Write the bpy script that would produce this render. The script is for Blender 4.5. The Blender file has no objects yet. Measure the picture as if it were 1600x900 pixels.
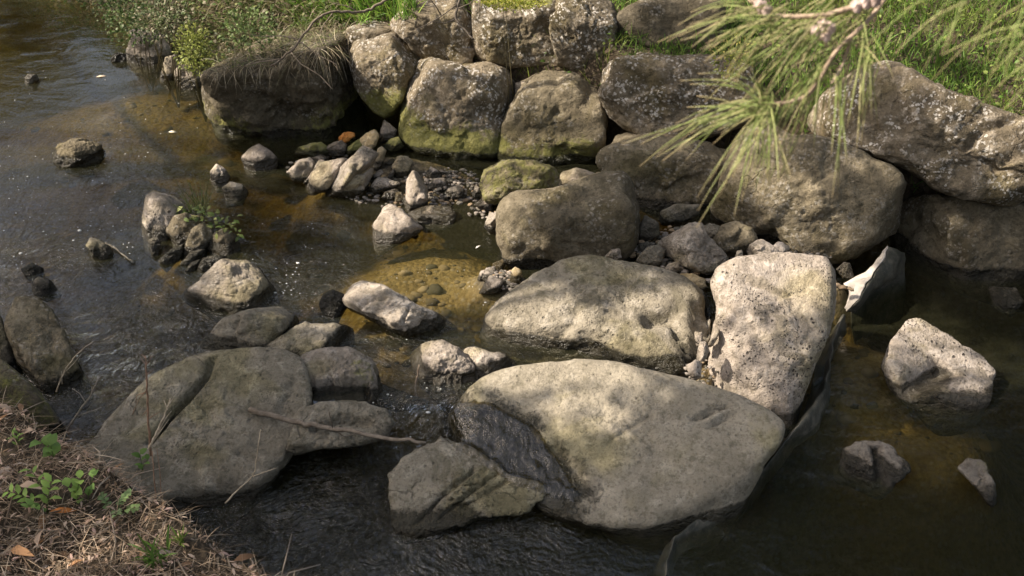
import bpy, bmesh, math, random
import numpy as np
from mathutils import Vector

R = math.radians
sc = bpy.context.scene
col = sc.collection
rng = np.random.default_rng(7)
random.seed(7)

# ------------------------------------------------------------------ camera, world, sun, exposure
CAM = np.array([0.0, 0.0, 4.0]); PITCH = R(34.0); LENS = 40.0
FPX = 1600 * LENS / 36.0
cam_d = bpy.data.cameras.new('camera'); cam = bpy.data.objects.new('camera', cam_d); col.objects.link(cam)
cam.location = CAM; cam.rotation_euler = (R(90) - PITCH, 0, 0)
cam_d.lens = LENS; cam_d.sensor_width = 36; cam_d.clip_start = 0.05; cam_d.clip_end = 500
cam_d.dof.use_dof = True; cam_d.dof.focus_distance = 7.2; cam_d.dof.aperture_fstop = 8.5
sc.camera = cam

SUN = np.array([-0.74, 0.0, 0.67]); SUN = SUN / np.linalg.norm(SUN)
w = bpy.data.worlds.new("World"); sc.world = w; w.use_nodes = True
nt = w.node_tree; bg = nt.nodes['Background']
sky = nt.nodes.new('ShaderNodeTexSky'); sky.sky_type = 'NISHITA'; sky.sun_disc = False
sky.sun_elevation = math.asin(SUN[2]); sky.sun_rotation = math.atan2(SUN[0], SUN[1])
sky.ozone_density = 1.0; sky.dust_density = 5.0; sky.air_density = 1.0
tcw = nt.nodes.new('ShaderNodeTexCoord'); cn = nt.nodes.new('ShaderNodeTexNoise'); cn.inputs['Scale'].default_value = 2.6; cn.inputs['Detail'].default_value = 6; cn.inputs['Roughness'].default_value = .6
cr = nt.nodes.new('ShaderNodeMapRange'); cr.interpolation_type = 'SMOOTHSTEP'; cr.inputs[1].default_value = .46; cr.inputs[2].default_value = .62
cm = nt.nodes.new('ShaderNodeMix'); cm.data_type = 'RGBA'; cm.inputs[7].default_value = (3.9, 3.9, 3.8, 1)      # broken white cloud, added to brighten water reflections and lift the shade
nt.links.new(tcw.outputs['Generated'], cn.inputs['Vector']); nt.links.new(cn.outputs[0], cr.inputs[0]); nt.links.new(cr.outputs[0], cm.inputs[0]); nt.links.new(sky.outputs[0], cm.inputs[6])
nt.links.new(cm.outputs[2], bg.inputs[0]); bg.inputs[1].default_value = 0.12
sl = bpy.data.lights.new('sun', 'SUN'); sl.energy = 5.0; sl.angle = R(0.5); sl.color = (1.0, 0.89, 0.75)
so = bpy.data.objects.new('sun', sl); col.objects.link(so); so.location = tuple(SUN * 30)
so.rotation_euler = Vector(SUN).to_track_quat('Z', 'Y').to_euler()
vs = sc.view_settings; vs.view_transform = 'Standard'; vs.look = 'None'; vs.exposure = 1.0; vs.gamma = 1.0
sc.render.engine = 'CYCLES'
cy = sc.cycles; cy.use_denoising = True; cy.max_bounces = 6; cy.diffuse_bounces = 3; cy.glossy_bounces = 3
cy.transparent_max_bounces = 14; cy.transmission_bounces = 3; cy.volume_bounces = 0
cy.caustics_reflective = False; cy.caustics_refractive = False; cy.sample_clamp_indirect = 3.0

# ------------------------------------------------------------------ helpers
FW = np.array([0, math.cos(PITCH), -math.sin(PITCH)]); UP = np.array([0, math.sin(PITCH), math.cos(PITCH)]); RT = np.array([1.0, 0, 0])
def ray(px, py):                      # direction through a point of the photograph (1600 x 900 frame)
    d = FW + RT * (px - 800) / FPX + UP * (450 - py) / FPX
    return d / np.linalg.norm(d)
def on_z(px, py, z=0.0):
    d = ray(px, py); return CAM + d * ((z - CAM[2]) / d[2])
def on_y(px, py, y):
    d = ray(px, py); return CAM + d * (y / d[1])
def at_dist(px, py, t): return CAM + ray(px, py) * t
def proj(P):
    q = P - CAM; z = q @ FW
    return 800 + FPX * (q @ RT) / z, 450 - FPX * (q @ UP) / z
def sstep(a, b, x):
    t = np.clip((x - a) / (b - a), 0, 1); return t * t * (3 - 2 * t)
def inpoly(px, py, poly):
    ins = np.zeros(len(px), bool); n = len(poly); j = n - 1
    for i in range(n):
        xi, yi = poly[i]; xj, yj = poly[j]
        c = ((yi > py) != (yj > py)) & (px < (xj - xi) * (py - yi) / ((yj - yi) + 1e-12) + xi)
        ins ^= c; j = i
    return ins

_perm = np.random.default_rng(3).permutation(256); _perm = np.concatenate([_perm, _perm, _perm])
_g = np.random.default_rng(4).normal(size=(256, 3)); _g /= np.linalg.norm(_g, axis=1)[:, None]
def pn(p):                            # gradient noise, vectorised
    i = np.floor(p).astype(int); f = p - i; i &= 255
    u = f * f * f * (f * (f * 6 - 15) + 10)
    out = 0
    for dx in (0, 1):
        for dy in (0, 1):
            for dz in (0, 1):
                h = _perm[_perm[_perm[(i[:, 0] + dx) & 255] + ((i[:, 1] + dy) & 255)] + ((i[:, 2] + dz) & 255)]
                d = (_g[h] * (f - np.array([dx, dy, dz]))).sum(1)
                out = out + d * (u[:, 0] if dx else 1 - u[:, 0]) * (u[:, 1] if dy else 1 - u[:, 1]) * (u[:, 2] if dz else 1 - u[:, 2])
    return out * 1.6
def fbm(p, o=4, g=.5):
    a = 1.0; s = 0
    for k in range(o):
        s = s + a * pn(p * 2 ** k + 17.3 * k); a *= g
    return s

def tag(o, label=None, cat=None, group=None, kind=None):
    if label: o['label'] = label
    if cat: o['category'] = cat
    if group: o['group'] = group
    if kind: o['kind'] = kind
    return o
def mesh_obj(name, V, F, mat, parent=None, attrs=None, smooth=True, loc=None):
    """V (n,3); F list of face index arrays (m,k)"""
    me = bpy.data.meshes.new(name)
    V = np.asarray(V, dtype=np.float32)
    F = [np.asarray(f, dtype=np.int32) for f in F if len(f)]
    tot = np.concatenate([np.full(len(f), f.shape[1]) for f in F]); loops = np.concatenate([f.ravel() for f in F])
    me.vertices.add(len(V)); me.vertices.foreach_set('co', V.ravel())
    me.loops.add(len(loops)); me.loops.foreach_set('vertex_index', loops)
    me.polygons.add(len(tot))
    me.polygons.foreach_set('loop_start', np.concatenate([[0], np.cumsum(tot)[:-1]]).astype(np.int32))
    me.polygons.foreach_set('loop_total', tot.astype(np.int32))
    me.update(calc_edges=True)
    me.polygons.foreach_set('use_smooth', np.full(len(tot), smooth))
    if attrs:
        for k, a in attrs.items():
            a = np.asarray(a, dtype=np.float32)
            if a.ndim == 1:
                t = me.attributes.new(k, 'FLOAT', 'POINT'); t.data.foreach_set('value', a)
            else:
                if a.shape[1] == 3: a = np.concatenate([a, np.ones((len(a), 1), np.float32)], 1)
                t = me.attributes.new(k, 'FLOAT_COLOR', 'POINT'); t.data.foreach_set('color', np.ascontiguousarray(a, dtype=np.float32).ravel())
    me.materials.append(mat)
    o = bpy.data.objects.new(name, me); col.objects.link(o)
    if loc is not None: o.location = tuple(loc)
    if parent: o.parent = parent
    return o
def empty(name, loc=(0, 0, 0)):
    o = bpy.data.objects.new(name, None); col.objects.link(o); o.location = tuple(loc); o.empty_display_size = .1; return o

class MB:                             # collects pieces of ONE mesh
    def __init__(s): s.V = []; s.F = {}; s.C = []; s.n = 0
    def add(s, V, F, c=(1, 1, 1)):
        V = np.asarray(V, float); s.V.append(V)
        for f in F:
            f = np.asarray(f); s.F.setdefault(f.shape[1], []).append(f + s.n)
        c = np.asarray(c, float); s.C.append(np.broadcast_to(c, (len(V), 3)) if c.ndim == 1 else c); s.n += len(V)
    def tube(s, P, r, n=6, c=(1, 1, 1)):
        P = np.asarray(P, float); m = len(P); r = np.broadcast_to(np.asarray(r, float), (m,))
        T = np.gradient(P, axis=0); T /= np.linalg.norm(T, axis=1)[:, None] + 1e-9
        ref = np.array([0, 0, 1.0]) if abs(T[0][2]) < .9 else np.array([1.0, 0, 0])
        A = np.cross(T, ref); A /= np.linalg.norm(A, axis=1)[:, None] + 1e-9; B = np.cross(T, A)
        a = np.linspace(0, 2 * np.pi, n, endpoint=False)
        V = (P[:, None, :] + r[:, None, None] * (np.cos(a)[None, :, None] * A[:, None] + np.sin(a)[None, :, None] * B[:, None])).reshape(-1, 3)
        i = np.arange(m - 1)[:, None] * n; j = np.arange(n)[None, :]; k = (j + 1) % n
        q = np.stack([i + j, i + k, i + n + k, i + n + j], -1).reshape(-1, 4)
        V = np.concatenate([V, P[:1], P[-1:]]); e0 = m * n
        cap0 = np.stack([np.full(n, e0), (np.arange(n) + 1) % n, np.arange(n)], 1)
        cap1 = np.stack([np.full(n, e0 + 1), (m - 1) * n + np.arange(n), (m - 1) * n + (np.arange(n) + 1) % n], 1)
        s.add(V, [q, np.concatenate([cap0, cap1])], c)
    def blades(s, root, d, length, width, bend, c):
        """grass blades / needles: flat, tapering, bending down; arrays of N"""
        N = len(root); d = d / np.linalg.norm(d, axis=1)[:, None]
        side = np.cross(d, rng.normal(size=(N, 3))); side /= np.linalg.norm(side, axis=1)[:, None] + 1e-9
        L = np.asarray(length)[:, None]; W_ = np.asarray(width)[:, None]; b = np.asarray(bend)[:, None]
        V = np.zeros((N, 7, 3)); dn = np.array([0, 0, -1.0])
        for k, (t, ww) in enumerate(((0, .8), (.4, 1.0), (.75, .7))):
            P = root + d * L * t + dn * b * L * t * t
            V[:, 2 * k] = P - side * W_ * ww * .5; V[:, 2 * k + 1] = P + side * W_ * ww * .5
        V[:, 6] = root + d * L + dn * b * L
        o = np.arange(N)[:, None] * 7
        q = np.concatenate([o + np.array([[0, 1, 3, 2]]), o + np.array([[2, 3, 5, 4]])]); t = o + np.array([[4, 5, 6]])
        c = np.broadcast_to(np.asarray(c, float), (N, 3)); s.add(V.reshape(-1, 3), [q, t], np.repeat(c, 7, 0))
    def leaves(s, pos, d, n, length, width, c, fold=.25, droop=.15):
        """leaf faces: base, two widths, tip; d along the leaf, n its normal"""
        N = len(pos); d = d / (np.linalg.norm(d, axis=1)[:, None] + 1e-9); sd = np.cross(d, n); sd /= np.linalg.norm(sd, axis=1)[:, None] + 1e-9
        n = np.cross(sd, d); L = np.asarray(length)[:, None]; W_ = np.asarray(width)[:, None]
        V = np.zeros((N, 6, 3)); V[:, 0] = pos
        for k, (t, ww) in enumerate(((.35, 1.0), (.7, .75))):
            P = pos + d * L * t - n * L * droop * t * t
            V[:, 1 + 2 * k] = P - sd * W_ * ww * .5 + n * W_ * fold * ww; V[:, 2 + 2 * k] = P + sd * W_ * ww * .5 + n * W_ * fold * ww
        V[:, 5] = pos + d * L - n * L * droop
        o = np.arange(N)[:, None] * 6
        t = np.concatenate([o + np.array([[0, 2, 1]]), o + np.array([[3, 4, 5]])]); q = o + np.array([[1, 2, 4, 3]])
        c = np.broadcast_to(np.asarray(c, float), (N, 3)); s.add(V.reshape(-1, 3), [q, t], np.repeat(c, 6, 0))
    def build(s, name, mat, parent=None, smooth=True, loc=None):
        V = np.concatenate(s.V)
        if loc is not None: V = V - np.asarray(loc)
        return mesh_obj(name, V, [np.concatenate(f) for f in s.F.values()], mat, parent, {'col': np.concatenate(s.C)}, smooth, loc)

# ------------------------------------------------------------------ materials
class NT:
    def __init__(s, name):
        s.m = bpy.data.materials.new(name); s.m.use_nodes = True; s.t = s.m.node_tree; s.t.nodes.clear()
        s.out = s.t.nodes.new('ShaderNodeOutputMaterial')
    def n(s, typ, props=None, **inp):
        nd = s.t.nodes.new('ShaderNode' + typ)
        for k, v in (props or {}).items(): setattr(nd, k, v)
        for k, v in inp.items():
            key = int(k[1:]) if k[0] == '_' and k[1:].isdigit() else k.replace('_', ' ')
            s.set(nd.inputs[key], v)
        return nd
    def set(s, sock, v):
        if hasattr(v, 'bl_idname') and hasattr(v, 'outputs'): s.t.links.new(v.outputs[0], sock)
        elif isinstance(v, bpy.types.NodeSocket): s.t.links.new(v, sock)
        else:
            if isinstance(v, tuple) and len(v) == 3 and sock.type == 'RGBA': v = (*v, 1)
            sock.default_value = v
    def noise(s, vec, scale, detail=4, rough=.6, dist=0): return s.n('TexNoise', Vector=vec, Scale=scale, Detail=detail, Roughness=rough, Distortion=dist).outputs[0]
    def vor(s, vec, scale, feature='F1', out=0): return s.n('TexVoronoi', {'feature': feature}, Vector=vec, Scale=scale).outputs[out]
    def ramp(s, fac, lo, hi, a=0.0, b=1.0): return s.n('MapRange', {'interpolation_type': 'SMOOTHSTEP'}, _0=fac, _1=lo, _2=hi, _3=a, _4=b).outputs[0]
    def math(s, op, a, b=0.0): return s.n('Math', {'operation': op}, _0=a, _1=b).outputs[0]
    def mix(s, f, a, b, mode='MIX'):
        nd = s.n('Mix', {'data_type': 'RGBA', 'blend_type': mode}); s.set(nd.inputs[0], f); s.set(nd.inputs[6], a); s.set(nd.inputs[7], b); return nd.outputs[2]
    def attr(s, name, out=2): return s.n('Attribute', {'attribute_name': name}).outputs[out]
    def done(s, sh, vol=None):
        s.t.links.new(sh.outputs[0], s.out.inputs[0])
        if vol: s.t.links.new(vol.outputs[0], s.out.inputs[1])
        return s.m

def stone(name, c1, c2, pale, lichen=0.0, pits=1.0, bump=1.0, scale=1.0, layer=0.0, cracks=.5, stain=.6):
    g = NT(name)
    tc = g.n('TexCoord').outputs['Object']; oi = g.n('ObjectInfo').outputs['Random']
    off = g.n('CombineXYZ', _0=g.math('MULTIPLY', oi, 37.0), _1=g.math('MULTIPLY', oi, 91.0), _2=g.math('MULTIPLY', oi, 53.0))
    v = g.n('VectorMath', {'operation': 'ADD'}, _0=tc, _1=off.outputs[0]).outputs[0]
    big = g.noise(v, 2.2 * scale, 5, .65); mid = g.noise(v, 9 * scale, 6, .7); fine = g.noise(v, 55 * scale, 4, .75)
    c = g.mix(g.ramp(big, .35, .68), c1, c2)
    c = g.mix(g.ramp(mid, .50, .66, 0, .85), c, pale); c = g.mix(g.ramp(g.noise(v, 20 * scale, 4, .75), .34, .50, .7, 0), c, (c1[0] * .5, c1[1] * .5, c1[2] * .46))
    c = g.mix(g.ramp(fine, .30, .52, .65, 0), c, (c1[0] * .42, c1[1] * .42, c1[2] * .4))
    c = g.mix(g.math('MULTIPLY', g.ramp(g.noise(v, 4.0 * scale, 6, .75, .8), .50, .60), stain), c, (c1[0] * .5, c1[1] * .5, c1[2] * .42))   # dark stains
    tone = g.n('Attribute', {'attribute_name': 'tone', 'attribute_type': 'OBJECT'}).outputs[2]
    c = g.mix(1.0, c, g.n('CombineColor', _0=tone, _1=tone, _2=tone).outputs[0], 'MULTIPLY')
    # vesicles
    vd = g.n('VectorMath', {'operation': 'ADD'}, _0=v, _1=g.n('VectorMath', {'operation': 'SCALE'}, _0=g.n('TexNoise', Vector=v, Scale=30.0).outputs[1], Scale=.02).outputs[0]).outputs[0]
    cell = g.vor(vd, 62.0, 'F1'); mask = g.ramp(g.noise(v, 3.4, 5, .7), .46, .62)
    pit = g.math('MULTIPLY', g.ramp(cell, .16, .36, 1, 0), mask)
    cell2 = g.vor(vd, 24.0, 'F1'); pit2 = g.math('MULTIPLY', g.ramp(cell2, .10, .24, 1, 0), g.ramp(g.noise(v, 3.1, 2), .46, .60))
    ol = g.ramp(g.noise(v, 1.7, 4, .6, .5), .50, .64); c = g.mix(g.math('MULTIPLY', ol, .55), c, g.mix(1.0, c, (.86, .84, .50), 'MULTIPLY'))
    ce = g.n('TexVoronoi', {'feature': 'DISTANCE_TO_EDGE'}, Vector=g.n('VectorMath', {'operation': 'ADD'}, _0=v, _1=g.n('VectorMath', {'operation': 'SCALE'}, _0=g.n('TexNoise', Vector=v, Scale=3.5, Detail=5.0).outputs[1], Scale=.5).outputs[0]).outputs[0], Scale=2.1 * scale).outputs[0]
    crk = g.math('MULTIPLY', g.ramp(ce, .002, .016, 1, 0), g.math('MULTIPLY', cracks, g.ramp(g.noise(v, 2.6, 2), .54, .62)))
    c = g.mix(g.math('MULTIPLY', crk, .8), c, (c1[0] * .2, c1[1] * .2, c1[2] * .2))
    pitm = g.math('MULTIPLY', g.math('MAXIMUM', pit, pit2), pits)
    c = g.mix(g.math('MULTIPLY', pitm, .8), c, (c1[0] * .25, c1[1] * .25, c1[2] * .25))
    if lichen > 0:
        sp = g.ramp(g.vor(vd, 26.0), .18, .34, 1, 0); lm = g.ramp(g.noise(v, 4.0, 4, .7), .48 - .06 * lichen, .59)
        sp2 = g.ramp(g.noise(v, 34, 3, .6), .56, .62)
        c = g.mix(g.math('MULTIPLY', g.math('MULTIPLY', g.math('MAXIMUM', sp, sp2), lm), min(1, .85 * lichen)), c, (.60, .56, .50))
    moss = g.attr('moss'); mn = g.noise(v, 16, 6, .75)
    mm = g.ramp(g.math('ADD', moss, g.math('MULTIPLY', g.math('SUBTRACT', mn, .5), 1.5)), .40, .78)
    c = g.mix(g.math('MULTIPLY', mm, .85), c, g.mix(g.noise(v, 26, 4), (.085, .090, .018), (.30, .285, .075)))
    wet = g.attr('wet'); wm = g.ramp(g.math('ADD', wet, g.math('MULTIPLY', g.math('SUBTRACT', g.math('ADD', g.math('MULTIPLY', mid, .6), g.math('MULTIPLY', fine, .4)), .5), 1.7)), .36, .62)
    c = g.mix(g.math('MULTIPLY', wm, .92), c, g.mix(1.0, c, (.11, .11, .085), 'MULTIPLY'))
    rough = g.ramp(wm, 0, 1, .88, .22)
    h = g.math('ADD', g.math('MULTIPLY', fine, .010 * bump), g.math('MULTIPLY', mid, .032 * bump))
    h = g.math('SUBTRACT', h, g.math('MULTIPLY', g.math('ADD', pit, g.math('MULTIPLY', pit2, 1.6)), .010 * pits))
    h = g.math('ADD', h, g.math('MULTIPLY', g.math('MULTIPLY', mm, g.noise(v, 70, 3, .8)), .012))
    h = g.math('ADD', h, g.math('MULTIPLY', g.math('MULTIPLY', wm, g.n('TexNoise', Vector=g.n('Mapping', Vector=v, Scale=(14, 14, 30)).outputs[0], Scale=1.0, Detail=4.0, Distortion=1.2).outputs[0]), .030))
    if layer:
        wv = g.n('TexNoise', Vector=g.n('Mapping', Vector=v, Scale=(3, 9, 26)).outputs[0], Scale=1.0, Detail=5.0, Roughness=.7).outputs[0]
        h = g.math('ADD', h, g.math('MULTIPLY', wv, .03 * layer))
    h = g.math('SUBTRACT', h, g.math('MULTIPLY', crk, .02))
    bn = g.n('Bump', Height=h, Strength=.9, Distance=1.0)
    return g.done(g.n('BsdfPrincipled', Base_Color=c, Roughness=rough, Normal=bn, Specular_IOR_Level=.35))

M = {}
M['wall'] = stone('lichened wall stone', (.160, .128, .084), (.240, .194, .132), (.40, .34, .26), lichen=1.0, pits=.45, bump=1.5)
M['plain'] = stone('brown wall stone', (.142, .116, .074), (.215, .178, .116), (.28, .235, .16), lichen=.3, pits=.45, bump=1.3)
M['basalt'] = stone('pitted basalt', (.21, .182, .134), (.31, .27, .204), (.41, .362, .29), pits=.7, bump=1.2, cracks=.12)
M['pale'] = stone('pale pitted basalt', (.315, .265, .215), (.43, .37, .31), (.52, .455, .395), pits=1.25, bump=1.0, cracks=.12)
M['worn'] = stone('water worn basalt', (.225, .196, .146), (.31, .272, .208), (.37, .328, .258), pits=.3, bump=.7, cracks=.1, stain=.25)
M['grey'] = stone('grey basalt', (.185, .162, .122), (.26, .23, .175), (.34, .305, .24), pits=.6, bump=1.5)
M['cobble'] = stone('smooth cobble', (.26, .215, .17), (.38, .322, .265), (.47, .41, .35), pits=.15, bump=.5, scale=2)
M['slate'] = stone('layered stone', (.29, .245, .195), (.42, .365, .30), (.50, .445, .38), pits=.2, bump=1.0, layer=1.0)
M['orange'] = stone('orange stone', (.55, .20, .04), (.62, .28, .07), (.6, .35, .15), pits=.1, bump=.5, scale=3)
M['ochre'] = stone('ochre stone', (.42, .31, .16), (.5, .40, .25), (.52, .45, .33), pits=.1, bump=.6, scale=3)

def veg_mat(name, trans=.35, rough=.55, spec=.3):
    g = NT(name); c = g.attr('col', 0)
    a = g.n('BsdfPrincipled', Base_Color=c, Roughness=rough, Specular_IOR_Level=spec); b = g.n('BsdfTranslucent', Color=c)
    return g.done(g.n('MixShader', _0=trans, _1=a, _2=b))
M['veg'] = veg_mat('leaf and blade'); M['needle'] = veg_mat('green needle', .15, .5, .3); M['dry'] = veg_mat('dry litter', .12, .8, .15)
def bark(name, k=1.0):
    g = NT(name); tc = g.n('TexCoord').outputs['Object']; c = g.attr('col', 0)
    nz = g.noise(g.n('Mapping', Vector=tc, Scale=(30, 30, 30)).outputs[0], 1.0, 5, .7)
    c2 = g.mix(g.ramp(nz, .3, .7), c, g.mix(1.0, c, (.5, .48, .45), 'MULTIPLY'))
    return g.done(g.n('BsdfPrincipled', Base_Color=c2, Roughness=.85, Normal=g.n('Bump', Height=g.math('MULTIPLY', nz, .006 * k), Distance=1.0), Specular_IOR_Level=.2))
M['bark'] = bark('weathered bark')
# ------------------------------------------------------------------ ground sheet and water
def sdist(x, y, poly):
    """signed distance to an open polyline; positive on its left side"""
    best = np.full(x.shape, 1e9); sg = np.zeros(x.shape)
    for (ax, ay), (bx, by) in zip(poly[:-1], poly[1:]):
        dx, dy = bx - ax, by - ay; t = np.clip(((x - ax) * dx + (y - ay) * dy) / (dx * dx + dy * dy), 0, 1)
        ex, ey = x - ax - t * dx, y - ay - t * dy; d = np.hypot(ex, ey); c = dx * ey - dy * ex
        u = d < best; best = np.where(u, d, best); sg = np.where(u, np.sign(c), sg)
    return best * sg
FAR = [(-14, 26), (-6.5, 13), (-4.1, 10.4), (-3.15, 9.45), (-1.6, 8.25), (-.38, 7.6), (2.8, 6.1), (9, 3.2), (40, -14)]
NEAR = [(20, -2.0), (4, .6), (1.0, 1.9), (-.6, 3.0)] + [tuple(on_z(*k)[:2]) for k in ((430, 965, .0), (362, 898, .12), (288, 815, .25), (235, 765, .32), (130, 685, .38), (0, 600, .42), (-180, 520, .42))] + [(-5.5, 6.2), (-9, 9), (-20, 22)]
DAM = [(-20, 4.3), (-2.2, 4.35), (-1.0, 4.75), (-.45, 4.72), (.2, 4.75), (1.0, 5.1), (1.85, 6.3), (3, 7.5), (9, 9)]
BUMPS = [  # x, y, rx, ry, bed height there
    (*on_z(670, 420)[:2], .80, .85, -.085), (*on_z(600, 262)[:2], .75, .55, .015), (*on_z(680, 285)[:2], .45, .4, .02),
    (*on_z(230, 150)[:2], 1.4, 1.0, -.17), (*on_z(300, 230)[:2], .9, .7, -.28), (*on_z(320, 380)[:2], .5, .4, -.12),
    (*on_z(1070, 390)[:2], .55, .45, .06), (*on_z(1095, 560)[:2], .22, .35, -.02), (*on_z(790, 440)[:2], .25, .22, .05),
    (*on_z(1400, 550)[:2], .6, .8, -.20), (*on_z(1290, 425)[:2], .3, .25, -.06), (*on_z(590, 530)[:2], .5, .35, -.10),
    (*on_z(820, 690)[:2], .5, .35, -.25), (*on_z(640, 590)[:2], .3, .3, -.15), (*on_z(1460, 600)[:2], .5, .5, -.34)]
LOW = -.16
def wlevel(x, y): return LOW * (1 - sstep(-.14, .10, sdist(x, y, DAM)))
def ground(x, y):
    x = np.asarray(x, float); y = np.asarray(y, float); sh = x.shape; x = x.ravel(); y = y.ravel()
    p = np.stack([x, y, x * 0], 1)
    z = -.55 - .35 * (1 - sstep(-.5, .3, sdist(x, y, DAM))) + .10 * fbm(p * .7, 3)
    for bx, by, rx, ry, h in BUMPS:
        k = np.exp(-(((x - bx) / rx) ** 2 + ((y - by) / ry) ** 2) ** 1.4); z = z * (1 - k) + h * k
    z = z + .02 * fbm(p * 4, 3) + .008 * fbm(p * 14, 2)
    d = sdist(x, y, FAR); left = sstep(-1.2, -2.6, x)
    top = (1 - left) * (.80 - .10 * np.clip(x, -1, 4)) + left * .50
    rise = (1 - left) * sstep(.45, .85, d) + left * sstep(-.05, .75, d)
    zf = z * (1 - rise) + top * rise + np.clip(d - .5, 0, 6) * (.16 + .30 * left) + np.clip(d - 6.5, 0, 60) * .03 + rise * (.05 * fbm(p * 1.5 + 9, 3))
    z = np.where(d > -.2, zf, z)
    e = sdist(x, y, NEAR); rn = sstep(-.25, .12, e)
    zn = z * (1 - rn) + .42 * rn + np.clip(e - .2, 0, 12) * .22 + rn * (.05 * fbm(p * 2 + 5, 3) + .02 * fbm(p * 7, 2))
    z = np.where(e > -.3, zn, z)
    return z.reshape(sh)
def axis(a, b, step, lo, hi):
    m = np.arange(a, b + 1e-6, step); L = [a]; s = step
    while L[-1] > lo: s *= 1.35; L.append(L[-1] - s)
    H = [b]; s = step
    while H[-1] < hi: s *= 1.35; H.append(H[-1] + s)
    return np.concatenate([np.array(L[1:])[::-1], m, np.array(H[1:])])
def grid(xs, ys):
    X, Y = np.meshgrid(xs, ys); nx, ny = len(xs), len(ys)
    i = np.arange(ny - 1)[:, None] * nx; j = np.arange(nx - 1)[None, :]
    return X.ravel(), Y.ravel(), np.stack([i + j, i + j + 1, i + nx + j + 1, i + nx + j], -1).reshape(-1, 4)

g = NT('creek bed and soil'); pos = g.n('NewGeometry').outputs['Position']
z = g.n('SeparateXYZ', _0=pos).outputs[2]
a = g.noise(pos, 3.0, 5, .7); b = g.noise(pos, 28.0, 4, .7)
pe = g.n('TexVoronoi', {'feature': 'F1'}, Vector=pos, Scale=26.0)
pc = g.n('SeparateColor', _0=pe.outputs[1]).outputs[0]
sand = g.mix(g.ramp(a, .35, .65), (.20, .15, .075), (.34, .265, .135))
sand = g.mix(g.math('MULTIPLY', g.ramp(b, .4, .65), .6), sand, (.12, .085, .035))
sand = g.mix(g.math('MULTIPLY', g.ramp(pc, .45, .9), g.ramp(pe.outputs[0], .25, .5, .75, 0)), sand, (.30, .26, .20))
soil = g.mix(g.ramp(b, .35, .65), (.035, .026, .017), (.10, .075, .048))
soil = g.mix(g.ramp(pc, .8, .95, 0, .5), soil, (.16, .13, .09))
sand = g.mix(g.ramp(g.math('ADD', z, g.math('MULTIPLY', g.math('SUBTRACT', a, .5), .06)), -.04, .02), sand, g.mix(pc, (.03, .026, .018), (.10, .085, .06)))
c = g.mix(g.ramp(g.math('ADD', z, g.math('MULTIPLY', g.math('SUBTRACT', a, .5), .1)), .05, .16), sand, soil)
h = g.math('SUBTRACT', g.math('MULTIPLY', b, .03), g.math('MULTIPLY', pe.outputs[0], .02))
M['ground'] = g.done(g.n('BsdfPrincipled', Base_Color=c, Roughness=.9, Normal=g.n('Bump', Height=h, Distance=1.0, Strength=.8), Specular_IOR_Level=.2))

xs = axis(-6, 4.2, .045, -90, 90); ys = axis(2.4, 12.2, .045, -40, 120)
X, Y, F = grid(xs, ys)
tag(mesh_obj('creek_bed_and_banks', np.stack([X, Y, ground(X, Y)], 1), [F], M['ground']), 'brown creek bed rising to earth banks', kind='structure')

# ---- water: one closed body, its top stepping down over the rock dam
g = NT('creek water'); pos = g.n('NewGeometry').outputs['Position']; rf = g.attr('rough')
warp = g.n('VectorMath', {'operation': 'ADD'}, _0=pos, _1=g.n('VectorMath', {'operation': 'SCALE'}, _0=g.n('TexNoise', Vector=pos, Scale=1.6, Detail=2.0).outputs[1], Scale=.55).outputs[0]).outputs[0]
n1 = g.noise(g.n('Mapping', Vector=warp, Scale=(3.0, 6.5, 1)).outputs[0], 1.0, 3, .5)
n2 = g.noise(g.n('Mapping', Vector=warp, Scale=(11, 24, 1)).outputs[0], 1.0, 4, .6, .6)
n3 = g.noise(g.n('Mapping', Vector=warp, Scale=(34, 46, 1)).outputs[0], 1.0, 3, .6, 1.0)
h = g.math('ADD', g.math('MULTIPLY', n1, .010), g.math('MULTIPLY', n2, .0020))
n4 = g.noise(g.n('Mapping', Vector=warp, Scale=(13, 15, 1)).outputs[0], 1.0, 3, .5, 2.2)
h = g.math('ADD', h, g.math('MULTIPLY', g.math('MULTIPLY', rf, n4), .045))
h = g.math('ADD', h, g.math('MULTIPLY', rf, g.math('ADD', g.math('MULTIPLY', n2, .030), g.math('MULTIPLY', n3, .018))))
bn = g.n('Bump', Height=h, Distance=1.0, Strength=1.0)
lw = g.n('LayerWeight', Blend=.5, Normal=bn).outputs[1]
fr = g.math('ADD', .055, g.math('MULTIPLY', g.math('POWER', lw, 5.0), .958))
body = g.n('MixShader', _0=.12, _1=g.n('BsdfTransparent'), _2=g.n('BsdfDiffuse', Color=(.085, .085, .045), Normal=bn))
gl = g.n('BsdfGlossy', Color=(1, 1, 1), Roughness=.04, Normal=bn)
film_src = 1
M['water'] = g.done(g.n('MixShader', _0=fr, _1=body, _2=gl), g.n('VolumeAbsorption', Color=(.60, .55, .26), Density=5.2))
xs = axis(-6, 4.2, .05, -60, 60); ys = axis(2.4, 12.2, .05, -25, 60)
X, Y, F = grid(xs, ys); nv = len(X); nx = len(xs); ny = len(ys)
ROUGH = [(450, 760, 1.0, .7, 1.0), (640, 600, .45, .5, 1.0), (420, 800, .8, .5, 1.0), (800, 720, .4, .4, 1.0), (230, 560, .7, .6, .8), (470, 450, .35, .4, .7), (30, 420, .5, .6, .5), (720, 860, .6, .4, .5), (560, 340, .5, .5, .18), (100, 300, 1.2, 1.4, .15)]
rough = np.zeros(nv)
for px, py, rx, ry, k in ROUGH:
    q = on_z(px, py); rough = np.maximum(rough, k * np.exp(-((X - q[0]) / rx) ** 2 - ((Y - q[1]) / ry) ** 2))
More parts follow.
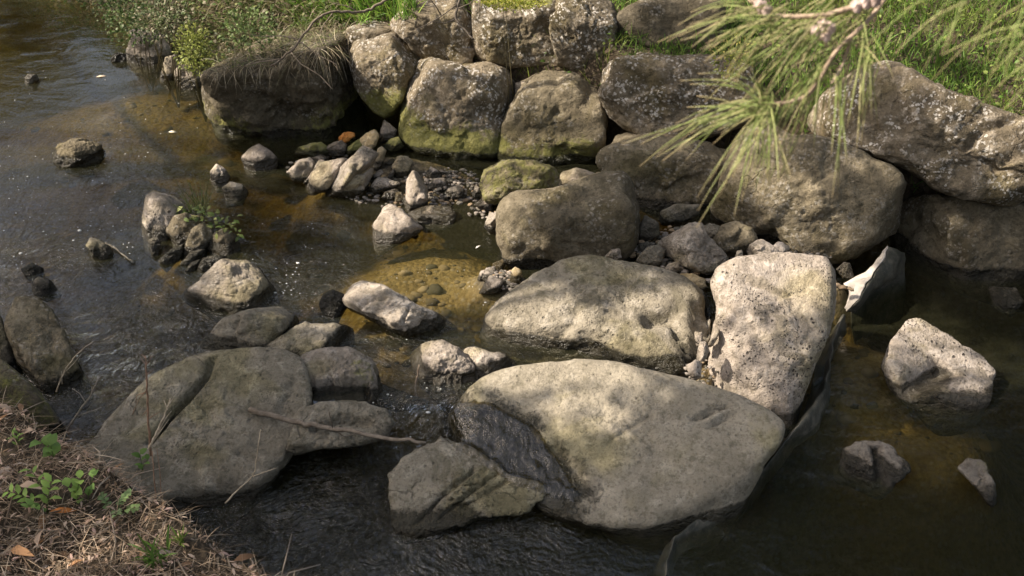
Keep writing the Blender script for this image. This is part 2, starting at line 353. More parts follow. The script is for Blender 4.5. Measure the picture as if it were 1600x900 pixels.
dd = sdist(X, Y, DAM); casc = np.exp(-(dd / .22) ** 2)
rough = np.maximum(rough, casc)
pz = np.stack([X, Y, X * 0], 1)
Z = wlevel(X, Y) + (.002 + .012 * rough) * fbm(pz * np.array([5, 8, 1]), 3) + casc * .012 * fbm(pz * 16, 2)
top = np.stack([X, Y, Z], 1); bot = np.stack([X, Y, np.full(nv, -2.2)], 1)
edge = np.concatenate([np.arange(nx), nx - 1 + nx * np.arange(1, ny), nx * (ny - 1) + np.arange(nx - 1)[::-1], nx * np.arange(1, ny - 1)[::-1]])
e2 = np.roll(edge, -1); side = np.stack([edge, edge + nv, e2 + nv, e2], 1)
tag(mesh_obj('creek_water', np.concatenate([top, bot]), [F, F[:, ::-1] + nv, side], M['water'], attrs={'rough': np.concatenate([rough, rough])}),
    'dark brown creek water flowing between the rocks', kind='structure')

# ------------------------------------------------------------------ rocks
_ico = {}
def ico(n):
    if n not in _ico:
        b = bmesh.new(); bmesh.ops.create_icosphere(b, subdivisions=n, radius=1.0); b.verts.ensure_lookup_table()
        _ico[n] = (np.array([v.co[:] for v in b.verts]), np.array([[v.index for v in f.verts] for f in b.faces])); b.free()
    V, F = _ico[n]; return V / np.linalg.norm(V, axis=1)[:, None], F
ROCKS = {}; WALL = 'boulders of the bank wall'
def rock(key, name, label, poly, mat, at, W=.75, sub=5, p=6.0, planes=(), facets=0, fr=(.72, .92), lump=.05, rough=1.0, q=3.6, grow=1.02, chip=.15, seed=None,
         moss=0.0, mosslow=0.0, mosspoly=(), wetpoly=(), wetband=.085, grooves=(), hollow=(), tone=1.0, ext=.6, sm=.9, cat='rock', group=None, tilt=None):
    """a closed boulder whose seen outline is poly; at = ('y',y) centre at that depth, ('w',level,bottom px y) standing in water,
    ('g',z) resting its lowest edge at height z"""
    r_ = np.random.default_rng(seed if seed is not None else sum(ord(c) for c in key) * 7 + len(poly))
    P = np.array(poly, float); c = np.array([(P[:, 0].min() + P[:, 0].max()) / 2, (P[:, 1].min() + P[:, 1].max()) / 2]) * .5 + P.mean(0) * .5
    pyb = P[:, 1].max()
    if group == WALL: mosslow += .15; grow = 1.055; q = 5.0; sm = .6; p = max(p, 8)
    if key[0] in 'kgji' and key[1:].isdigit(): grow = 1.13
    if key in ('d6', 'd7', 'd8', 'd9', 'p19'): grow = 1.10
    if key[0] == 'i': grow = 1.2; chip = .2
    P = c + (P - c) * grow
    if at[0] == 'w':
        pyb = at[2] if len(at) > 2 else pyb
        low = P[:, 1] > c[1]; P[low, 1] += (P[low, 1] - c[1]) / max(1, (P[:, 1].max() - c[1])) * ext * (P[:, 1].max() - P[:, 1].min()) * .5
    d0 = ray(*c); N_ = -d0; Rr = np.cross(d0, [0, 0, 1.0]); Rr /= np.linalg.norm(Rr); U = np.cross(Rr, d0)
    qr = np.array([ray(*k) for k in P]); qr = qr / (qr @ d0)[:, None]; uv = np.stack([qr @ Rr, qr @ U], 1)   # at unit distance
    th = np.linspace(-np.pi, np.pi, 256, endpoint=False); Rg = np.zeros(256)
    for k, t in enumerate(th):
        dx, dy = math.cos(t), math.sin(t); best = 0
        for i in range(len(uv)):
            ax, ay = uv[i - 1]; bx, by = uv[i]; ex, ey = bx - ax, by - ay; den = dx * ey - dy * ex
            if abs(den) < 1e-12: continue
            s = (ax * ey - ay * ex) / den; m = (ax * dy - ay * dx) / den
            if s > 0 and -1e-9 <= m <= 1 + 1e-9: best = max(best, s)
        Rg[k] = best
    if Rg.min() <= 0: Rg[Rg <= 0] = Rg[Rg > 0].min()
    kx = np.arange(-8, 9); ker = np.exp(-.5 * (kx / (sm * 1.6)) ** 2); ker /= ker.sum()
    Rg = np.convolve(np.concatenate([Rg[-8:], Rg, Rg[:8]]), ker, 'valid')
    size = math.sqrt(np.ptp(uv[:, 0]) * np.ptp(uv[:, 1])) / 2; Wd = W * size          # unit-distance half depth
    fac = []
    for _ in range(facets):
        while True:
            n = r_.normal(size=3); n /= np.linalg.norm(n)
            if n @ N_ > .25: break
        fac.append((n, r_.uniform(*fr)))
    for n, f in planes:
        n = np.array(n, float); fac.append((n / np.linalg.norm(n), f))
    so_ = r_.uniform(-50, 50, 3)
    def shape(n, detail):
        D, F = ico(n)
        # squash the sampling sphere towards the rock's own proportions
        A = np.array([np.ptp(uv[:, 0]) / 2, np.ptp(uv[:, 1]) / 2, Wd]); D = D * A; D /= np.linalg.norm(D, axis=1)[:, None]
        du, dv, dw = D.T; W3 = D @ np.stack([Rr, U, N_])
        t = np.arctan2(dv, du); Rt = np.interp(t, np.concatenate([th, [np.pi]]), np.concatenate([Rg, Rg[:1]]))
        g0 = (np.hypot(du, dv) / Rt) ** q + np.abs(dw / Wd) ** q
        base = g0 ** (-1 / q); pp = p * 2.0; G = base ** (-pp)
        for n_, f in fac:
            sup = ((W3 @ n_) * base).max() * f; G = G + np.maximum(0, W3 @ n_ / sup) ** pp
        rr = G ** (-1 / pp)
        L = D * rr[:, None]
        # restore the outline
        pr = np.hypot(L[:, 0], L[:, 1]); pr = pr / (1 - L[:, 2]); b = ((t + np.pi) / (2 * np.pi) * 72).astype(int) % 72
        ex = np.full(72, 1e-9); np.maximum.at(ex, b, pr); thb = (np.arange(72) + .5) / 72 * 2 * np.pi - np.pi
        want = np.interp(thb, np.concatenate([th, [np.pi]]), np.concatenate([Rg, Rg[:1]])); k = np.clip(want / ex, .8, 1.7)
        k = np.convolve(np.concatenate([k[-3:], k, k[:3]]), np.ones(7) / 7, 'valid'); kk = np.interp(t, np.concatenate([thb - 2 * np.pi, thb, thb + 2 * np.pi]), np.tile(k, 3))
        L[:, 0] *= kk; L[:, 1] *= kk
        X3 = L @ np.stack([Rr, U, N_])
        if detail:
            s = X3 / size; nd = X3 / np.linalg.norm(X3, axis=1)[:, None]
            face = .35 + .65 * np.abs(dw * base / Wd) ** 1.0
            dsp = lump * pn(s * 1.3 + so_) + lump * .55 * pn(s * 2.9 + so_ * 2)
            rid = 1 - np.abs(pn(s * 2.2 + so_ * 3)) * 2; dsp = dsp - lump * .8 * np.clip(rid - .80, 0, 1) * 2.0
            kc = 26; cp = r_.normal(size=(kc, 3)); cp *= (.75 / np.linalg.norm(cp, axis=1))[:, None]; cv = r_.normal(size=(kc, 3))
            sw = s + .10 * np.stack([pn(s * 3 + so_ + k) for k in (3, 7, 11)], 1)
            dc = np.linalg.norm(sw[:, None, :] - cp[None], axis=2); wc = np.exp(-22 * (dc - dc.min(1)[:, None])); wc /= wc.sum(1)[:, None]
            dsp = dsp + chip * (wc * np.einsum('nkj,kj->nk', sw[:, None, :] - cp[None], cv)).sum(1)
            f1 = fbm(s * 6 + so_, 5, .68); dsp = dsp + .026 * rough * f1 - .030 * rough * np.clip(1 - np.abs(fbm(s * 3.2 + so_ * 1.7, 3)) * 3.2 - .45, 0, 1)
            X3 = X3 + nd * (dsp * size * face)[:, None]
        return X3, F
    def place(dist, X3):
        return CAM + d0 * dist + X3 * dist
    lvl = -9
    if at[0] == 'y': dist = (at[1] - 0) / d0[1]
    elif at[0] == 'd': dist = at[1]
    elif at[0] == 'g':
        B = on_z(c[0], pyb, at[1]); dist = (B[1] + (at[2] if len(at) > 2 else .5) * Wd * np.linalg.norm(B - CAM)) / d0[1]
    else:
        lvl = at[1]; S, _ = shape(3, False); S = S[S @ N_ > -.3 * Wd]; lo, hi = 2.5, 16.0
        for _ in range(40):
            m = (lo + hi) / 2; Wp = place(m, S); up = Wp[:, 2] > lvl
            yb = proj(Wp[up])[1].max() if up.any() else -1e9
            if yb > pyb: lo = m
            else: hi = m
        dist = (lo + hi) / 2
    X3, F = shape(sub, True); Wp = place(dist, X3); C0 = CAM + d0 * dist
    qx, qy = proj(Wp)
    for (line, width, depth) in grooves:      # cracks and channels cut along a line
        dmin = np.full(len(Wp), 1e9)
        for (ax, ay), (bx, by) in zip(line[:-1], line[1:]):
            ex, ey = bx - ax, by - ay; t = np.clip(((qx - ax) * ex + (qy - ay) * ey) / (ex * ex + ey * ey), 0, 1)
            dmin = np.minimum(dmin, np.hypot(qx - ax - t * ex, qy - ay - t * ey))
        dmin = dmin + 2.0 * pn(Wp * 9.0 + 3)
        k = np.exp(-(dmin / width) ** 2) * ((Wp - C0) @ N_ > 0)
        Wp = Wp + np.array([0, .33, -.94])[None] * (depth * k)[:, None]
    for poly_, depth in hollow:
        k = sum(inpoly(qx + 4 * math.cos(t), qy + 3 * math.sin(t), poly_).astype(float) for t in np.arange(0, 6.28, .52)) / 13; Wp = Wp + np.array([0, .1, -.99])[None] * (depth * k * ((Wp - C0) @ N_ > 0))[:, None]
    # surface attributes: moss and wetness
    zz = Wp[:, 2]; hz = (zz - zz.min()) / (np.ptp(zz) + 1e-9)
    nz = fbm(Wp * 2.3 + so_, 3)
    mo = np.full(len(Wp), moss) + mosslow * sstep(.74, .34, hz + .14 * nz)
    for poly_, a in mosspoly: mo = np.maximum(mo, a * sum(inpoly(qx + 6 * math.cos(k) + 5 * nz, qy + 6 * math.sin(k), poly_).astype(float) for k in np.arange(0, 6.28, .8)) / 8)
    lv = wlevel(Wp[:, 0], Wp[:, 1])
    we = sstep(wetband + .03, wetband * .3, zz - lv + .02 * nz) if wetband else np.zeros(len(Wp))
    n2 = fbm(Wp * 3.3 - so_, 4, .6)
    soft = lambda poly_, r: sum(inpoly(qx + r * math.cos(k) + 14 * nz, qy + r * math.sin(k) * .7 + 14 * n2, poly_).astype(float) for k in np.arange(0, 6.28, .52)) / 13
    for poly_, a in wetpoly: we = np.maximum(we, a * (soft(poly_, 24) + soft(poly_, 55) + soft(poly_, 95)) / 3)
    o = mesh_obj(name, Wp - C0, [F], M[mat] if isinstance(mat, str) else mat, attrs={'moss': mo, 'wet': we}, loc=C0)
    tag(o, label, cat, group); o['tone'] = float(tone)
    ROCKS[key] = o
    return o
# ------------------------------------------------------------------ retaining wall of boulders along the far bank
UPN = (0, -.15, 1); FRN = (-.15, -1, .25)
rock('b1', 'boulder', 'big dark boulder ending the wall, dry grass hanging over its sunny top',
     [(323,118),(340,105),(365,92),(400,72),(440,55),(500,45),(530,47),(540,70),(553,100),(560,130),(566,170),(553,200),(500,212),(470,210),(420,200),(370,190),(340,180),(325,160)],
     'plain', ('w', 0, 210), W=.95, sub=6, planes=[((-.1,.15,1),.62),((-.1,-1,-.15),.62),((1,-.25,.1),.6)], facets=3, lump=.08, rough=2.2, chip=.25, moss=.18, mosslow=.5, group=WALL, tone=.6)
rock('b2', 'boulder', 'weathered boulder wedged between the dry grass bank and the block with a flat cracked top',
     [(531,55),(545,43),(570,35),(600,30),(618,34),(616,55),(600,68),(565,75),(545,78),(535,72)], 'wall', ('y', 8.75), W=.9, planes=[(UPN,.6)], facets=3, group=WALL)
rock('b3', 'boulder', 'narrow boulder tapering downwards beside the big dark boulder with hanging grass',
     [(543,75),(555,68),(600,58),(618,57),(632,72),(648,85),(657,97),(652,115),(641,143),(627,167),(615,180),(600,183),(585,175),(568,155),(555,130),(548,105)],
     'wall', ('y', 8.28), W=.9, sub=6, planes=[((-.15,-.35,1),.62),((-.35,-1,.1),.60),((.9,-.5,0),.75)], facets=5, fr=(.62,.88), chip=.2, mosslow=.6, group=WALL)
rock('b4', 'boulder', 'pale lichen covered boulder on top of the wall under the overhanging bare twigs',
     [(610,32),(625,10),(640,-6),(660,-20),(710,-20),(730,0),(740,25),(743,50),(747,77),(736,96),(700,99),(668,97),(650,85),(640,65),(615,48)],
     'wall', ('y', 8.55), W=.9, sub=6, planes=[((-.1,-.5,1),.58),((-.2,-1,-.2),.62)], facets=5, fr=(.62,.88), chip=.2, lump=.08, group=WALL, tone=1.1, grooves=[([(655,62),(690,58),(735,66)],6,.05)])
rock('b5', 'boulder', 'large squarish boulder with white lichen above and a green mossy foot behind the cobbles',
     [(628,200),(632,160),(640,125),(655,98),(675,96),(700,103),(730,102),(765,98),(790,107),(804,125),(802,150),(792,190),(782,225),(767,257),(745,265),(720,258),(690,245),(660,238),(640,232),(629,220)],
     'wall', ('y', 7.98), W=.75, sub=6, p=8, planes=[((-.05,-.3,1),.8),((-.28,-1,.30),.60),((1,-.45,.1),.80)], facets=5, fr=(.62,.88), chip=.2, lump=.06, rough=1.3, moss=.16, mosslow=1.0, group=WALL, tone=1.05,
     grooves=[([(672,130),(690,160),(700,200)],3,.02)])
rock('b6', 'boulder', 'rough pitted boulder with yellow moss along its upper edge',
     [(737,60),(742,25),(748,0),(760,-15),(850,-15),(868,5),(872,40),(870,80),(866,98),(830,99),(790,103),(760,100),(745,82)],
     'wall', ('y', 8.35), W=.8, sub=6, planes=[((0,-.4,1),.72),((-.1,-1,.1),.62)], facets=5, fr=(.62,.88), chip=.2, lump=.09, rough=1.6, group=WALL, tone=.85, mosspoly=[([(748,-30),(870,-30),(870,10),(800,14),(750,8)],.9)])
rock('b7', 'boulder', 'shaded rounded boulder on the top course right of the moss edged one',
     [(858,20),(870,0),(890,-12),(930,-10),(955,5),(966,40),(965,70),(957,100),(930,113),(900,108),(872,97),(862,60)],
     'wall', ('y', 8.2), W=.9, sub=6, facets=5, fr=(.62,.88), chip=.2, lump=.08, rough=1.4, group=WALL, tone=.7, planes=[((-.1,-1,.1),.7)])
rock('b8', 'boulder', 'tall smooth boulder narrowing upwards between the squarish and the wide pitted boulder',
     [(780,242),(785,200),(800,165),(815,140),(830,115),(845,103),(870,105),(900,115),(930,125),(940,150),(943,190),(940,230),(932,258),(910,268),(885,266),(870,270),(845,266),(810,262),(785,255)],
     'plain', ('y', 7.85), W=.75, sub=6, planes=[((-.2,-1,.40),.60)], facets=5, fr=(.62,.88), chip=.2, lump=.06, mosslow=.6, group=WALL)
rock('b8c', 'stone', 'small white stone jammed in the gap at the top of the squarish boulder',
     [(805,130),(820,126),(828,132),(814,150),(805,160)], 'cobble', ('y', 8.05), sub=4, facets=5)
rock('b9', 'boulder', 'wide pitted boulder with a sunlit middle partly behind the hanging green needles',
     [(935,130),(940,108),(960,96),(1000,90),(1040,88),(1090,86),(1130,90),(1157,110),(1163,150),(1153,185),(1130,205),(1090,213),(1040,216),(1005,213),(980,201),(955,181),(938,155)],
     'wall', ('y', 7.62), W=.75, sub=6, planes=[((-.1,-1,.35),.6),((0,-.2,1),.75)], facets=5, fr=(.62,.88), chip=.2, rough=1.5, group=WALL, tone=.95)
rock('b10', 'boulder', 'dark shaded boulder at the top of the wall behind the tips of the needles',
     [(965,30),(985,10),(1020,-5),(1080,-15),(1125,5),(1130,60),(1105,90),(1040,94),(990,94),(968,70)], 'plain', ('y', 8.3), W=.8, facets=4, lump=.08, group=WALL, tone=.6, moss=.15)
rock('b11', 'boulder', 'dim rounded boulder low in the wall above the grey rubble',
     [(948,262),(955,245),(975,223),(1000,216),(1060,217),(1110,222),(1133,240),(1138,280),(1125,315),(1085,340),(1040,345),(1000,320),(960,300)],
     'plain', ('y', 7.15), W=.75, sub=6, planes=[((-.1,-1,.3),.62),((0,-.2,1),.8)], facets=5, fr=(.62,.88), chip=.2, lump=.06, group=WALL)
rock('b12', 'boulder', 'long sloping slab of a boulder with white lichen dots below the grass',
     [(1275,190),(1295,150),(1335,115),(1385,95),(1410,103),(1445,124),(1480,144),(1520,155),(1560,170),(1600,186),(1650,200),(1670,260),(1650,318),(1600,314),(1555,316),(1500,307),(1455,287),(1420,264),(1380,247),(1330,227),(1285,212)],
     'wall', ('y', 6.75), W=.55, sub=6, p=8, planes=[((-.1,-1,.55),.55)], facets=5, fr=(.62,.88), chip=.2, lump=.06, rough=1.4, group=WALL, tone=.85,
     grooves=[([(1510,230),(1540,200),(1590,185)],6,.05),([(1555,260),(1600,235),(1640,225)],7,.06)])
rock('b13', 'boulder', 'big smooth boulder with faint layers below the long slab and behind the needle tips',
     [(1116,350),(1120,320),(1135,280),(1152,240),(1172,205),(1200,193),(1232,213),(1290,220),(1340,236),(1390,262),(1418,288),(1410,315),(1397,335),(1389,357),(1370,377),(1330,396),(1290,404),(1240,398),(1190,385),(1150,375),(1122,368)],
     'plain', ('y', 6.62), W=.62, sub=6, planes=[((-.15,-1,.50),.58),((.1,-.2,1),.8)], facets=5, fr=(.62,.88), chip=.2, lump=.06, group=WALL, tone=1.1, moss=.08,
     grooves=[([(1225,352),(1270,368),(1310,372),(1350,368)],2.5,.015),([(1240,330),(1290,336),(1330,328)],2.5,.012),([(1200,375),(1260,388),(1320,390)],2.5,.015)])
rock('b14', 'boulder', 'smooth rounded boulder at the waterline of the dark pool below the long slab',
     [(1390,360),(1400,330),(1425,311),(1450,303),(1500,310),(1560,318),(1620,320),(1660,350),(1650,410),(1620,432),(1570,441),(1530,432),(1480,417),(1430,403),(1396,386)],
     'plain', ('w', LOW, 440), W=.7, sub=6, planes=[((-.1,-1,.45),.62)], facets=5, fr=(.62,.88), chip=.2, lump=.06, group=WALL, tone=.8)
rock('b15', 'boulder', 'big dark rounded boulder standing in front of the wall with a lit curved shoulder',
     [(777,330),(785,310),(800,298),(840,297),(875,293),(905,280),(940,270),(972,268),(987,280),(994,310),(998,345),(1000,380),(986,402),(940,407),(890,404),(850,418),(825,425),(805,412),(790,387),(780,357)],
     'plain', ('w', .0, 422), W=.7, sub=6, planes=[((-.1,-.25,1),.68),((.05,-1,-.05),.60),((1,-.2,0),.72)], facets=2, lump=.07, tone=.85, moss=.12)
rock('b16', 'stone', 'yellow green mossy stone at the foot of the squarish boulder',
     [(748,290),(757,265),(785,250),(830,252),(865,260),(878,275),(872,295),(830,302),(790,310),(778,325),(765,332),(752,312)], 'plain', ('y', 7.0), W=.8, sub=6, facets=4, chip=.22, rough=1.6, moss=.58, lump=.09)
rock('b17', 'stone', 'smooth grey chip of stone lying on the mossy stone', [(870,292),(878,268),(900,262),(930,270),(930,280),(900,290)], 'cobble', ('y', 6.95), W=.6, sub=4, facets=4)

# ------------------------------------------------------------------ big basalt rocks of the dam
rock('d1', 'boulder', 'large pale pitted boulder with a broken notched end in the middle of the dam',
     [(755,515),(765,490),(800,455),(835,430),(870,412),(900,400),(940,398),(965,407),(1000,412),(1040,420),(1070,435),(1097,455),(1110,470),(1112,500),(1095,525),(1090,560),(1084,580),(1060,587),(1010,580),(960,574),(900,568),(850,567),(815,570),(790,562),(765,542)],
     'basalt', ('w', -.02, 568), W=.80, sub=6, ext=.4, planes=[((-.08,-.40,1),.54),((-.3,-1,.15),.74),((1,-.15,.1),.80)], facets=2, lump=.05, rough=1.2, chip=.10, hollow=[([(1084,466),(1112,470),(1114,535),(1094,562),(1083,560),(1081,500)],.10),([(1000,510),(1050,484),(1060,496),(1066,530),(1056,528),(1048,503),(1028,508)],.05)],
     grooves=[([(1010,500),(1035,492),(1060,480)],6,.06),([(1052,490),(1062,530),(1080,570)],4.5,.05),([(770,540),(800,552),(840,556)],9,.05)])
rock('d2', 'boulder', 'tall pale pitted boulder with a rounded foot beside the rubber liner',
     [(1107,440),(1120,415),(1150,402),(1200,397),(1250,400),(1290,405),(1309,425),(1306,450),(1303,490),(1286,540),(1271,570),(1256,610),(1243,650),(1237,664),(1210,650),(1160,620),(1112,600),(1104,565),(1114,520),(1120,480)],
     'pale', ('w', LOW, 655), W=.62, sub=6, ext=.25, planes=[((.0,-.50,1),.55),((.9,-.3,.1),.85)], facets=1, lump=.035, rough=1.0, chip=.09, tone=1.0,
     grooves=[([(1165,440),(1200,450),(1235,462)],3,.02)])
rock('d3', 'boulder', 'broad foreground boulder with a smooth sunlit top and water running over one side',
     [(735,605),(760,585),(800,572),(850,565),(900,561),(960,569),(1020,579),(1090,594),(1150,611),(1200,634),(1233,657),(1230,682),(1192,712),(1167,752),(1132,787),(1105,806),(1060,814),(1000,802),(950,788),(900,778),(850,765),(790,735),(740,705),(705,680),(695,650)],
     'worn', ('w', LOW, 812), W=.92, sub=6, ext=.5, p=8, planes=[((-.10,-.36,1),.32),((-.6,-.35,.75),.72),((.15,-1,.05),.80)], facets=1, lump=.03, rough=.7, chip=.07, tone=1.05, moss=.17,
     wetpoly=[([(650,600),(722,604),(765,630),(815,652),(862,685),(898,730),(940,785),(900,830),(740,800),(650,700)],1.0)],
     grooves=[([(1088,654),(1132,633)],3.5,.06),([(1106,666),(1146,647)],3.5,.06),([(985,668),(1020,648)],3,.02),([(870,700),(905,745),(930,775)],6,.04)])
rock('d4', 'boulder', 'broad shaded slab with a long diagonal crack lying against the littered bank',
     [(125,700),(160,660),(200,620),(240,585),(290,560),(340,548),(400,543),(440,546),(467,560),(482,592),(486,634),(474,668),(456,694),(432,726),(402,756),(360,786),(310,801),(278,799),(245,777),(200,747),(150,727)],
     'grey', ('w', LOW, 800), W=.85, sub=6, ext=.3, p=10, q=5, sm=.5, planes=[((.07,-.36,1),.33),((.3,-1,.2),.80)], lump=.03, rough=1.0, chip=.07, tone=1.1,
     grooves=[([(335,552),(322,588),(290,625),(262,655),(235,690)],4,.075),([(370,708),(400,714),(440,706)],3,.03),([(225,590),(255,580),(285,575)],4,.03),([(455,600),(440,640),(450,670)],5,.03)])
rock('d15', 'rock', 'wet stepped block under the end of the fallen stick beside the black hollow',
     [(468,640),(500,628),(560,627),(602,640),(616,662),(603,684),(560,697),(500,702),(462,712),(446,704),(458,672)],
     'grey', ('y', 4.55), W=.85, sub=6, ext=.4, p=10, q=5, sm=.5, planes=[((.02,-.36,1),.45),((0,-1,.1),.8)], lump=.05, rough=1.6, tone=1.0, wetpoly=[([(560,630),(640,630),(640,700),(540,700)],.8)], grooves=[([(490,668),(530,655),(575,660)],6,.05)])
rock('d5', 'boulder', 'rough grooved grey rock with a ragged edge between the two foreground pools',
     [(610,742),(640,710),(690,686),(728,694),(768,716),(800,742),(850,752),(862,772),(813,796),(745,802),(682,827),(622,834),(614,792)],
     'grey', ('w', LOW, 832), W=.85, sub=6, ext=.25, planes=[((-.05,-.36,1),.18),((0,-1,.1),.75)], facets=2, lump=.08, rough=2.4, sm=.4, q=5, chip=.1, tone=1.25,
     grooves=[([(655,815),(690,775),(740,735)],3.5,.03),([(720,790),(760,770),(790,752)],3.5,.03),([(690,805),(740,765),(775,740)],3,.03)])
rock('d6', 'rock', 'pointed flat rock with a sunlit peak standing in the stream beside the island of stones',
     [(283,457),(320,434),(345,410),(357,403),(385,411),(405,424),(427,450),(433,475),(400,484),(365,489),(330,474)], 'slate', ('w', 0, 488), W=.8, sub=6, facets=5, fr=(.55,.85), lump=.07, rough=1.2, tone=.9)
rock('d7', 'rock', 'dark wedge of rock with a ridge between the pointed flat rock and the cracked boulder',
     [(303,552),(320,528),(350,500),(395,484),(432,483),(458,500),(462,517),(432,534),(402,549),(350,560)], 'grey', ('w', 0, 556), W=.7, sub=6, facets=4, fr=(.5,.85), planes=[((-.3,-.8,.6),.5)], lump=.06, moss=.1)
rock('d8', 'rock', 'flat rock with a pink sunlit crest behind the cracked boulder',
     [(395,562),(410,545),(440,525),(478,506),(520,508),(548,519),(546,545),(530,580),(480,592),(430,585)], 'basalt', ('w', -.08, 590), W=.8, sub=6, facets=4, fr=(.55,.85), planes=[(UPN,.6)], lump=.07)
rock('d9', 'rock', 'layered ledge of grey rock with bright green moss at its tip',
     [(462,580),(476,556),(505,546),(545,546),(578,562),(584,582),(592,610),(590,640),(540,650),(490,650),(470,620)], 'slate', ('y', 4.95), W=.8, sub=6, facets=4, planes=[((0,-.35,1),.5)], lump=.08, rough=1.8, tone=.8, mosspoly=[([(540,566),(562,556),(584,562),(594,580),(588,604),(566,598),(552,590)],.52)], hollow=[([(482,597),(572,590),(577,626),(545,636),(482,634)],.10)], wetpoly=[([(478,590),(578,585),(582,632),(478,640)],.75)])
rock('d10', 'rock', 'wet black stone in the small rapids beside the striped rock', [(498,475),(505,458),(520,452),(538,460),(542,478),(528,495),(508,495)], 'grey', ('w', 0, 494), W=.8, sub=5, facets=5, tone=.4, wetband=.3)
rock('d11', 'rock', 'long striped tan rock lying low in the golden shallows',
     [(537,467),(549,445),(567,437),(600,445),(622,460),(650,474),(690,487),(714,500),(717,514),(690,522),(650,523),(620,513),(590,498),(560,490),(541,482)], 'slate', ('w', 0, 522), W=.8, sub=6, facets=5, fr=(.5,.8), planes=[((-.2,-.4,1),.55)], lump=.07, rough=1.6, tone=1.15,
     grooves=[([(625,515),(635,490),(640,478)],3,.03),([(560,482),(580,470),(600,466)],2.5,.02)])
rock('d12', 'rock', 'faceted pale rock with a bright lower face beside the small cascade',
     [(640,552),(660,536),(690,532),(717,545),(742,570),(747,592),(732,613),(700,624),(680,608),(658,594),(644,572)], 'pale', ('w', -.06, 620), W=.85, sub=6, facets=7, fr=(.5,.85), chip=.25, lump=.08, rough=1.6, tone=.85, moss=.12)
rock('d13', 'rock', 'low pinkish rock squeezed between the faceted pale rock and the notched boulder', [(712,550),(735,541),(762,546),(792,556),(808,572),(790,590),(755,600),(738,588)], 'pale', ('w', -.06, 598), W=.9, facets=5, chip=.25, lump=.08, tone=.9)
rock('d14', 'rock', 'flat dark slab bridging the black hollow of the cascade', [(570,600),(585,592),(610,605),(645,617),(672,626),(672,637),(640,642),(605,643),(588,630)], 'slate', ('y', 4.98), W=.9, planes=[(UPN,.4)], facets=3, tone=.5, wetband=.25)

# ------------------------------------------------------------------ rocks standing in the pools and the stream
rock('p1', 'rock', 'two humped sunlit rock with a water filled hollow in the dark pool',
     [(1378,572),(1395,530),(1418,503),(1435,496),(1468,512),(1500,538),(1535,560),(1553,580),(1548,605),(1520,630),(1478,647),(1452,632),(1420,612),(1390,592)],
     'pale', ('w', LOW, 645), W=.62, sub=6, planes=[((.1,-.32,1),.12)], facets=2, chip=.08, lump=.05, tone=.95, grooves=[([(1425,600),(1465,578),(1510,550),(1545,545)],21,.10)])
rock('p2', 'rock', 'small craggy wet rock with a dark split in the dark pool', [(1305,732),(1314,702),(1340,692),(1362,689),(1385,695),(1415,718),(1418,732),(1398,745),(1375,760),(1345,752),(1312,740)], 'slate', ('w', LOW, 758), W=.7, sub=6, facets=6, fr=(.5,.85), chip=.25, lump=.1, rough=2, tone=.6, planes=[((0,-.3,1),.35)], grooves=[([(1366,690),(1374,722),(1378,758)],8,.045)], moss=.15)
rock('p3', 'rock', 'half sunken mossy rock near the edge of the dark pool', [(1494,731),(1513,716),(1540,722),(1553,752),(1565,783),(1540,770),(1515,750)], 'slate', ('w', LOW, 783), W=.7, facets=4, chip=.25, lump=.08, tone=.5, planes=[((0,-.3,1),.3)], moss=.35)
rock('p4', 'rock', 'pale rock barely breaking the pool below the smooth waterline boulder', [(1543,447),(1590,450),(1598,470),(1580,487),(1553,475)], 'grey', ('w', LOW, 483), W=.7, facets=4, planes=[(UPN,.4)], tone=.9)
rock('p5', 'rock', 'flat topped grey rock at the water edge below the leafy bank',
     [(196,98),(198,78),(203,60),(203,48),(215,45),(245,51),(265,60),(268,80),(264,100),(235,106),(213,101)], 'slate', ('w', 0, 102), W=.75, sub=5, facets=4, fr=(.6,.85), planes=[((-.3,-1,.3),.6)], lump=.06)
rock('p6', 'rock', 'small dark stone in the water next to the flat topped grey rock', [(172,93),(180,82),(196,83),(200,94),(188,99)], 'grey', ('w', 0, 98), sub=4, facets=3, tone=.6)
rock('p7', 'rock', 'pointed half of the split pink rock below the light green plant', [(248,118),(258,90),(275,83),(281,93),(275,112),(270,126),(250,125)], 'pale', ('w', 0, 125), sub=5, facets=4, W=.8)
rock('p8', 'rock', 'flat faced half of the split pink rock below the light green plant', [(272,110),(285,97),(300,104),(317,115),(321,130),(300,140),(277,138)], 'pale', ('w', 0, 138), sub=5, facets=3, planes=[((-.3,-1,.4),.5)], W=.8, tone=1.05)
rock('p9', 'stone', 'tiny white and black stone alone in the upper reach of the stream', [(38,122),(44,115),(57,116),(61,124),(52,131),(41,130)], 'pale', ('w', 0, 130), sub=4, facets=4)
rock('p10', 'rock', 'rough mossy rock alone in the open water', [(84,240),(95,225),(112,217),(140,219),(158,229),(166,238),(152,252),(125,263),(100,257),(86,249)], 'plain', ('w', 0, 260), W=.8, sub=6, facets=4, chip=.25, lump=.12, rough=2.2, moss=.25, tone=1.0)
rock('p11', 'rock', 'lone rounded grey rock near the mossy end of the cobble bar', [(377,245),(392,230),(405,225),(425,237),(435,248),(430,261),(410,265),(385,264)], 'cobble', ('w', 0, 263), W=.8, facets=3, tone=.8)
rock('p12', 'stone', 'pinkish upper stone of the little pair in the stream', [(328,268),(338,257),(350,261),(359,275),(353,289),(338,292),(330,281)], 'pale', ('w', 0, 290), facets=4)
rock('p13', 'stone', 'grey white lower stone of the little pair in the stream', [(347,293),(360,284),(378,288),(389,300),(381,312),(355,315)], 'slate', ('w', 0, 313), facets=4, sub=5)
